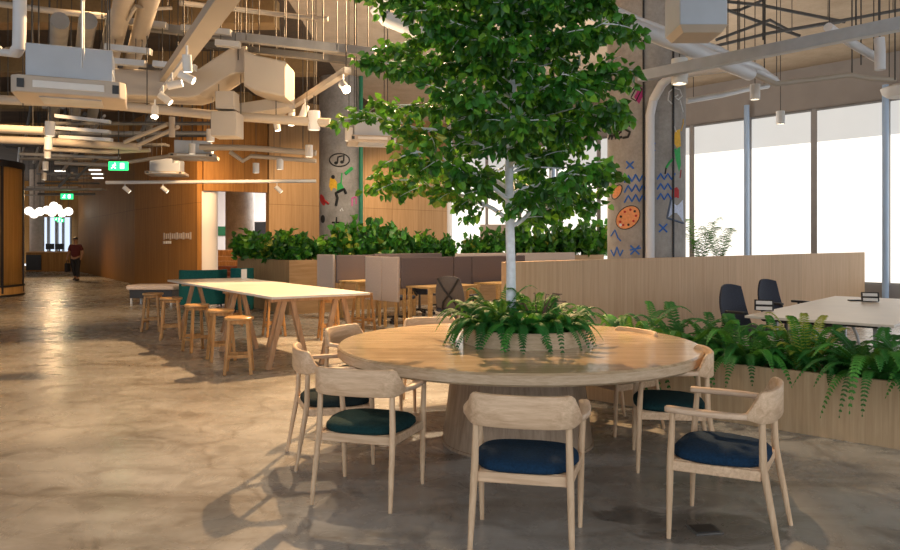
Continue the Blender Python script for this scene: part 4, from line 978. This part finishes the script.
q=at(696,38,6.6); t=empty('hanging_unit',q,0,'pale grey hanging metal box cut by the top edge, right of the tree','air unit')
M().prism([(-.215,-.2),(.215,-.2),(.215,.25),(-.215,.25)],.06,.62).build('housing',acg,t,bev=.012); M().lathe([(.245,0),(.304,.06)],4,closed=True).build('lower_flange',acw,t,ang=20).rotation_euler=(0,0,PI/4)
M().cyl((0,0,.6),(0,0,ZC-q.z),.03).build('hanger',rodm,t)
q=at(901,97,9.5); t=empty('ceiling_speaker',q,0,'white rounded fixture cut by the right edge under the beam','fixture'); M().lathe([(.0001,0),(.16,.0),(.22,.05),(.24,.12),(.1,.17),(.0001,.17)],24,closed=False).build('housing',lampw,t); M().cyl((0,0,.17),(0,0,ZC-q.z),.01,n=6).build('hanger',rodm,t)
# ---- right side beams and pipes
zb=3.45
thing1(M().bar(at(640,76.5,8.3),at(910,22,6.3),.10,.115),'steel_beam',steel,'grey steel beam crossing the upper right corner','beam')
r_=.085
pipe([at(535,-12,6.3),at(600,14,7.0),at(660,37,7.8),at(722,62,8.6),at(750,74,9.2)],.085,pipe_w,'thick pale pipe slanting down to the right through the tree top')
pipe([at(560,-14,7.0),at(640,22,7.9),at(718,50,8.8),at(775,80,9.8)],.05,pipe_w,'thinner pale pipe parallel to the thick slanting pipe')
pipe([at(722,63,9.3),at(752,74,9.4),at(766,80,9.4),at(776,84,9.5),at(850,75,9.7),at(866,78,9.7),at(895,80,9.8)],.035,pipe_b,'cream pipe with a bend running right below the steel beam')
pipe([at(735,59,8.7),at(757,67,9.4),at(771,77,10),at(778,83,10.2)],.045,pipe_w,'short curved white pipe joining the bend below the beam')
pipe([at(828,27,7.8),at(835,32,7.9),at(848,41,8.0),at(880,60,8.3)],.05,pipe_w,'short white pipe branch slanting below the steel beam at the right')
pipe([at(879,38,8.0),at(880,50,8.0),at(880,70,8.0)],.055,pipe_w,'short thick vertical white pipe below the beam near the right edge')
pipe([at(686,101,11.5),at(722,95,12),at(748,89,12.5),at(768,86,12.8)],.045,galv,'bright metal rod between the painted column and the left round post')
pipe([at(392,-6,8.0),at(377,12,8.2),at(385,18,8.2),at(440,40,8.6)],.09,pipe_w,'thick white pipe elbow at the top left of the tree crown')
pipe([at(385,10,8.4),at(430,2,8.6),at(500,0,9.0)],.07,pipe_b,'cream pipe along the top edge behind the tree crown')
# ceiling cable runs at upper right
for i,(pts,lab) in enumerate([([(716,46),(770,33),(845,20),(905,9)],'dark cable tray line slanting up to the right edge'),([(716,40),(770,20),(788,30),(840,22)],'dark cable run branching in the upper right'),([(722,1),(760,5),(845,22)],'thin dark cable slanting down right in the top right'),([(716,6),(760,22),(800,36)],'thin dark conduit crossing the top right ceiling'),([(770,-3),(740,10),(716,12)],'short dark conduit at the top right of the hanging box')]):
    pipe([at(x,y,10.5+.2*i) for x,y in pts],.025,dark_m,lab,'dark conduits under the pale ceiling',name='conduit',cat='conduit',n=6)
# hanging rods
rods_r=[(738,16,52,9.0),(756,0,86,10.5),(763,0,40,9.1),(765,8,45,9.0),(781,33,113,12.2),(852,5,75,9.7),(856,0,30,8),(861,8,65,9.5),(879,0,28,7.4),(895,0,80,9.3)]
for i,(px,y0,y1,Y) in enumerate(rods_r):
    if px in(756,781): continue
    q=at(px,y1,Y); pipe([q,Vector((q.x,q.y,ZC))],.009,rodm,'thin dark hanger rod above the steel beam at the upper right','hanger rods at the upper right',name='hanger_rod',cat='rod',n=6)
# ---- left side: pipes running across
for pts,r,mt,lab in [
 ([at(-15,99,10),at(100,104,10),at(215,115,10),at(330,123,10)],.065,pipe_b,'long cream pipe just below the big air conditioner and duct'),
 ([at(-15,128,12.5),at(45,131,12.5)],.075,pipe_b,'cream pipe ending at the nearest hall pendant lamp'),
 ([at(-15,139,14),at(60,142,14),at(140,147,14)],.075,pipe_b,'cream pipe crossing the hall above the exit sign'),
 ([at(45,149,14.5),at(110,152,14.5),at(150,150,14.5)],.045,pipe_b,'thin cream pipe below the hall crossing pipe'),
 ([at(20,154,17),at(120,158,17)],.04,mid_m,'grey pipe crossing in front of the hall pendants'),
 ([at(55,163,17.5),at(110,165,17.5),at(215,149,16)],.045,pipe_b,'cream pipe behind the green exit sign'),
 ([at(200,147,14.5),at(250,148,14.5),at(316,153,14.5)],.06,pipe_b,'cream pipe above the opening, left of the music column'),
 ([at(230,152,15),at(243,161,15),at(251,156,15),at(316,161,15)],.045,pipe_b,'bent cream pipe over the opening in the wood wall'),
 ([at(20,-8,7.2),at(19.5,30,7.2),at(19,47,7.2),at(16,52,7.3)],.062,pipe_w,'white vertical pipe dropping to the big air conditioner'),
 ([at(-12,38,7.5),at(0,52,7.4),at(18,54,7.3)],.04,pipe_w,'short white pipe joining the big air conditioner at left'),
 ([at(0,4,10),at(60,12,10),at(112,17,10)],.045,pipe_b,'cream pipe near the top edge, upper left'),
 ([at(128,20,8.5),at(136,6,8),at(150,9,8.2),at(172,8,8.3)],.02,pipe_b,'thin cream pipe with a bend left of the broad channel'),
 ([at(172,117,12),at(172,137,12)],.05,pipe_b,'short vertical cream pipe right of the first spotlight track'),
 ([at(125,142,13),at(168,124,12)],.035,pipe_b,'cream strut slanting below the first spotlight track'),
 ([at(138,145,13),at(178,127,12)],.035,pipe_b,'second cream strut slanting below the first spotlight track'),
 ([at(180,3,9),at(235,9,9.5),at(300,17,10),at(328,19,10)],.035,pipe_b,'thin cream pipe high above the grey cable channel')]:
    pipe(pts,r,mt,lab)
for a,b,w,h,mt,lab in [((140,26,9.6),(376,53,9.2),.12,.11,mid_m,'long grey cable channel running to the tree crown'),((205,45,9.9),(352,61,9.5),.12,.08,dark_m,'shorter dark channel below the long grey cable channel')]:
    thing1(M().bar(at(*a),at(*b),w,h),'cable_channel',mt,lab,'cable channel',bev=.004)
for x0,y0,x1,y1,lab in [(117,20,167,26,'upper left of the short grey strips'),(182,28,231,33,'short grey strip crossing the broad beige channel'),(106,47,151,52,'second short grey strip above the duct'),(95,60,146,64,'lowest left short grey strip just above the duct'),(154,64,196,68,'short grey strip left of the stepped duct'),(216,43,240,45,'small pale strip on the dark channel'),(56,116,110,122,'grey strip below the long cream pipe, upper of the hall rungs'),(56,128,110,132,'grey strip among the hall rungs, middle'),(60,137,112,140,'grey strip among the hall rungs, lower')]:
    Y=9.3 if y0<100 else 13
    o=thing1(M().bar(at(x0,y0,Y),at(x1,y1,Y),.10,.075 if Y<10 else .06),'metal_strip',galv,lab+', upper left ceiling' if 'strip' in lab else lab,'metal strip','short metal strips under the ceiling'); hangers(o,[at(x0,y0,Y),at(x1,y1,Y)],.05)
# round ducts running down the hall between the strips
for k,(x0,x1,Y0,Y1,z) in enumerate([(132,104,7.0,13,4.25),(160,124,7.0,13,4.25),(60,52,9,20,4.3),(88,70,9,20,4.3),(116,86,9,20,4.35),(205,140,9.5,20,4.4)]):
    a=Vector(((x0-450)/FP*Y0,Y0,z)); b=Vector(((x1-450)/FP*Y1,Y1,z))
    pipe([a,b],.11,ductm if k<2 else mid_m,['upper right round duct of the pair behind the short strips','upper left round duct of the pair behind the short strips','leftmost dim round duct running down the hall ceiling','second dim round duct running down the hall ceiling','third dim round duct running down the hall ceiling','dim round duct behind the duct step'][k],'round ducts under the dark ceiling',name='round_duct',cat='duct')
# ceiling beams across the dark slab and purlins
rb_=random.Random(3); ochre=concrete('ochre_beam_face',(.22,.13,.05),(.36,.22,.09),.9)
for k,Y in enumerate((9.4,13.2,17.0,21.5,27)):
    o=thing1(M().box((0,0,0),(30 if Y<20 else 22,.45,.5)),'ceiling_beam',ceild,['ceiling beam nearest to the camera across the upper left','second ceiling beam crossing the upper left','third ceiling beam crossing above the duct','fourth ceiling beam deep in the hall','farthest ceiling beam in the hall'][k],'beam','dark slab beams') if False else thing1(M().box((0,0,0),(30 if Y<20 else 22,.45,.5)),'ceiling_beam',ochre,'slab beam','beam'); o.location=(-18.2 if Y<20 else -17,Y,ZC-.25); o['kind']='structure'
g='service runs crowding the dark hall ceiling'
ZL=[3.75+.04*i for i in range(42)]; rb_.shuffle(ZL); zi=iter(ZL)
for k in range(26):
    Y=12+k*.85; x0=rb_.uniform(0,60); x1=x0+rb_.uniform(50,190); z=next(zi)
    if Y>24: z=3.3+(z-3.75)*.65
    X0=(x0-450)/FP*Y; X1=(x1-450)/FP*Y
    if Y>20: X1=min(X1,-11.3-(Y-26)*.7-1.0) if Y>26 else min(X1,-9.8-(Y-20)*.4)
    if X1-X0<1: X0=X1-1.5
    m=M()
    if k%3==0: m.bar((X0,Y,z),(X1,Y,z),.30,.06)
    else: m.tube([(X0,Y,z),(X1,Y,z)],rb_.uniform(.025,.05),8)
    o=thing1(m,'service_pipe',rb_.choice([mid_m,dark_m,pipe_b,dark_m]),'horizontal service run crossing the dim hall ceiling among many others','pipe',g); hangers(o,[Vector((X0,Y,z)),Vector((X1,Y,z))],.05)
for k in range(14):
    px=20+k*6.5; Y0=rb_.uniform(16,24); Y1=Y0+rb_.uniform(4,10); z=next(zi)-.1
    X0=(px-450)/FP*Y0; X1=X0-(Y1-Y0)*.62
    o=thing1(M().tube([(X0,Y0,z),(X1,Y1,z)],rb_.uniform(.03,.06),8),'service_pipe',rb_.choice([mid_m,pipe_b,dark_m,galv]),'service run leading away down the dim hall ceiling among many others','pipe',g+' lengthwise'); hangers(o,[Vector((X0,Y0,z)),Vector((X1,Y1,z))],.05)
# bright little strip lights in the hall
for k,(px,py) in enumerate([(95,170),(97,174),(98,178),(60,171)]):
    q=at(px,py,24+k*1.2); o=thing1(M().box((0,0,0),(.36,.12,.04)),'strip_light',globe_m,['first small glowing strip light left of the exit sign','second small glowing strip light left of the exit sign','third small glowing strip light left of the exit sign','small glowing strip light over the hall pendants'][k],'lamp','small strip lights in the hall'); o.location=q
# hanging rods on the left
for px,y1,Y in [(82,68,7.2),(84,60,7.1),(147,105,9.2),(184,50,9),(178,68,9.5),(213,128,10),(238,60,9.6),(246,40,9.3),(259,55,9.6),(276,122,10),(286,44,9.4),(312,50,9.4),(316,118,10.5),(337,50,9.2),(346,75,9),(368,52,9.2),(23,107,9.8),(49,112,10),(102,55,9.4),(127,47,9.3),(298,45,9.4),(323,60,9.4),(355,70,9.5)]:
    q=at(px,y1,Y); pipe([q,Vector((q.x,q.y,ZC))],.007 if px not in(82,) else .012,rodm if px not in(82,84) else galv,'thin hanger rod among the pipes at the upper left ceiling','hanger rods at the upper left',name='hanger_rod',cat='rod',n=5)
# ---- exit signs
def exitsign(label,q,w,h,arrow=True):
    t=empty('exit_sign',q,.1,label,'sign','green exit signs')
    M().box((0,0,0),(w,.06,h)).build('sign_face',exit_m,t,bev=.005)
    m=M(); y=-.034
    m.box((-w*.16,y,h*.26),(w*.06,.006,h*.14)); m.bar((-w*.2,y,h*.12),(-w*.24,y,-h*.1),w*.07,.006,Vector((0,1,0))); m.bar((-w*.24,y,-h*.1),(-w*.34,y,-h*.3),w*.045,.006,Vector((0,1,0))); m.bar((-w*.22,y,-h*.1),(-w*.12,y,-h*.3),w*.045,.006,Vector((0,1,0))); m.bar((-w*.3,y,h*.05),(-w*.1,y,h*.08),w*.03,.006,Vector((0,1,0)))
    m.box((w*.22,y,0),(w*.2,.006,h*.62)); m.build('running_figure',exit_w,t)
    M().cyl((0,0,h/2),(0,0,ZC-q.z),.012,n=6).build('hanger_rod',rodm,t)
exitsign('large green exit sign with running figure hanging in the upper left',at(118.5,166,14.0),.36,.17)
exitsign('middle small green exit sign far down the hall',at(67,196.5,25),.40,.19)
exitsign('far tiny green exit sign above the counter, left',at(58,219,36),.33,.17)
exitsign('farthest tiny green exit sign above the counter, right',at(60.5,220.5,44),.40,.2)
# ================================================================ LIGHT
def area(name,loc,size,power,col,rot=(0,0,0),sy=None,spread=None):
    l=D.lights.new(name,'AREA'); l.energy=power; l.color=col; l.size=size
    if sy: l.shape='RECTANGLE'; l.size_y=sy
    if spread: l.spread=spread
    o=D.objects.new(name,l); COL.objects.link(o); o.location=loc; o.rotation_euler=rot; return o
def spot(name,loc,target,power,col,ang=60,blend=.4,r=.08):
    l=D.lights.new(name,'SPOT'); l.energy=power; l.color=col; l.spot_size=math.radians(ang); l.spot_blend=blend; l.shadow_soft_size=r
    o=D.objects.new(name,l); COL.objects.link(o); o.location=loc; d=Vector(target)-Vector(loc); o.rotation_euler=d.to_track_quat('-Z','Y').to_euler(); return o
warm=(1.0,.63,.31); warm2=(1.0,.76,.50); cool=(.80,.90,1.0)
# warm key from the ceiling behind the trestle table
spot('warm_ceiling_spot',(.6,11.6,5.7),(-3.0,6.6,0),2600,warm,75,.25,.06)
spot('warm_ceiling_spot_left',(-5.0,9.6,5.6),(-4.6,7.0,0),1100,warm,95,.8,.3)
spot('warm_ceiling_spot_hall',(-6.5,9.8,5.6),(-9.6,17,0),1500,warm,60,.8,.3)
spot('warm_ceiling_spot_far_hall',(-17.2,31,3.6),(-16.5,28.5,0),400,warm,110,1,.3)
spot('desk_spot',(-.5,14.5,5.6),(.0,12,0),700,warm2,85,.5,.1)
spot('plant_spot',(-1,14.0,5.6),(-1.5,17.5,1.2),500,warm2,80,.5,.1)
spot('table_spot',(-.8,7.8,5.4),(.2,5.5,.7),420,warm2,60,.5,.05)
for x,y in((-9.5,21.3),(-7.6,19)):
    spot('wall_wash',(x+2.6,y-2.6,4.0),(x,y+1.8,1.6),420,warm,100,1,.2)
for x,y in((-4.2,22.0),(-1.8,24.2)):
    spot('wall_wash',(x+.6,y-2.2,4.6),(x,y+1.5,1.8),330,warm2,90,.8,.1)
q=at(343.5,92,8.4); l=D.lights.new('glowing_lamp','POINT'); l.energy=50; l.color=warm2; l.shadow_soft_size=.05; o=D.objects.new('glowing_lamp',l); COL.objects.link(o); o.location=q+Vector((.0,-.1,-.12))
area('added_ceiling_fill',(2.0,14.2,1.45),3,170,(1,.96,.90),rot=(PI,0,0))  # unseen upward fill added to brighten the pale ceiling
area('added_ceiling_fill_left',(-5,11,1.6),7,50,warm,rot=(PI,0,0))  # unseen warm fill added to light the undersides of the ducts
area('room_beyond',(-6.5,30.5,5.6),3,900,(1,.93,.88))
w=D.worlds.new('World'); bpy.context.scene.world=w; w.use_nodes=True; bg=w.node_tree.nodes['Background']; bg.inputs['Color'].default_value=(.88,.94,1.0,1); bg.inputs['Strength'].default_value=.95
# ================================================================ CAMERA
cd=D.cameras.new('camera'); cam=D.objects.new('camera',cd); COL.objects.link(cam); cam.location=(0,0,CH); cam.rotation_euler=(PI/2,0,0)
cd.sensor_width=36; cd.lens=FP/900*36; cd.shift_y=-(275-HY)/900; cd.clip_end=200
sc=bpy.context.scene; sc.camera=cam
sc.view_settings.view_transform='Standard'; sc.view_settings.look='None'; sc.view_settings.exposure=0.78; sc.view_settings.gamma=1
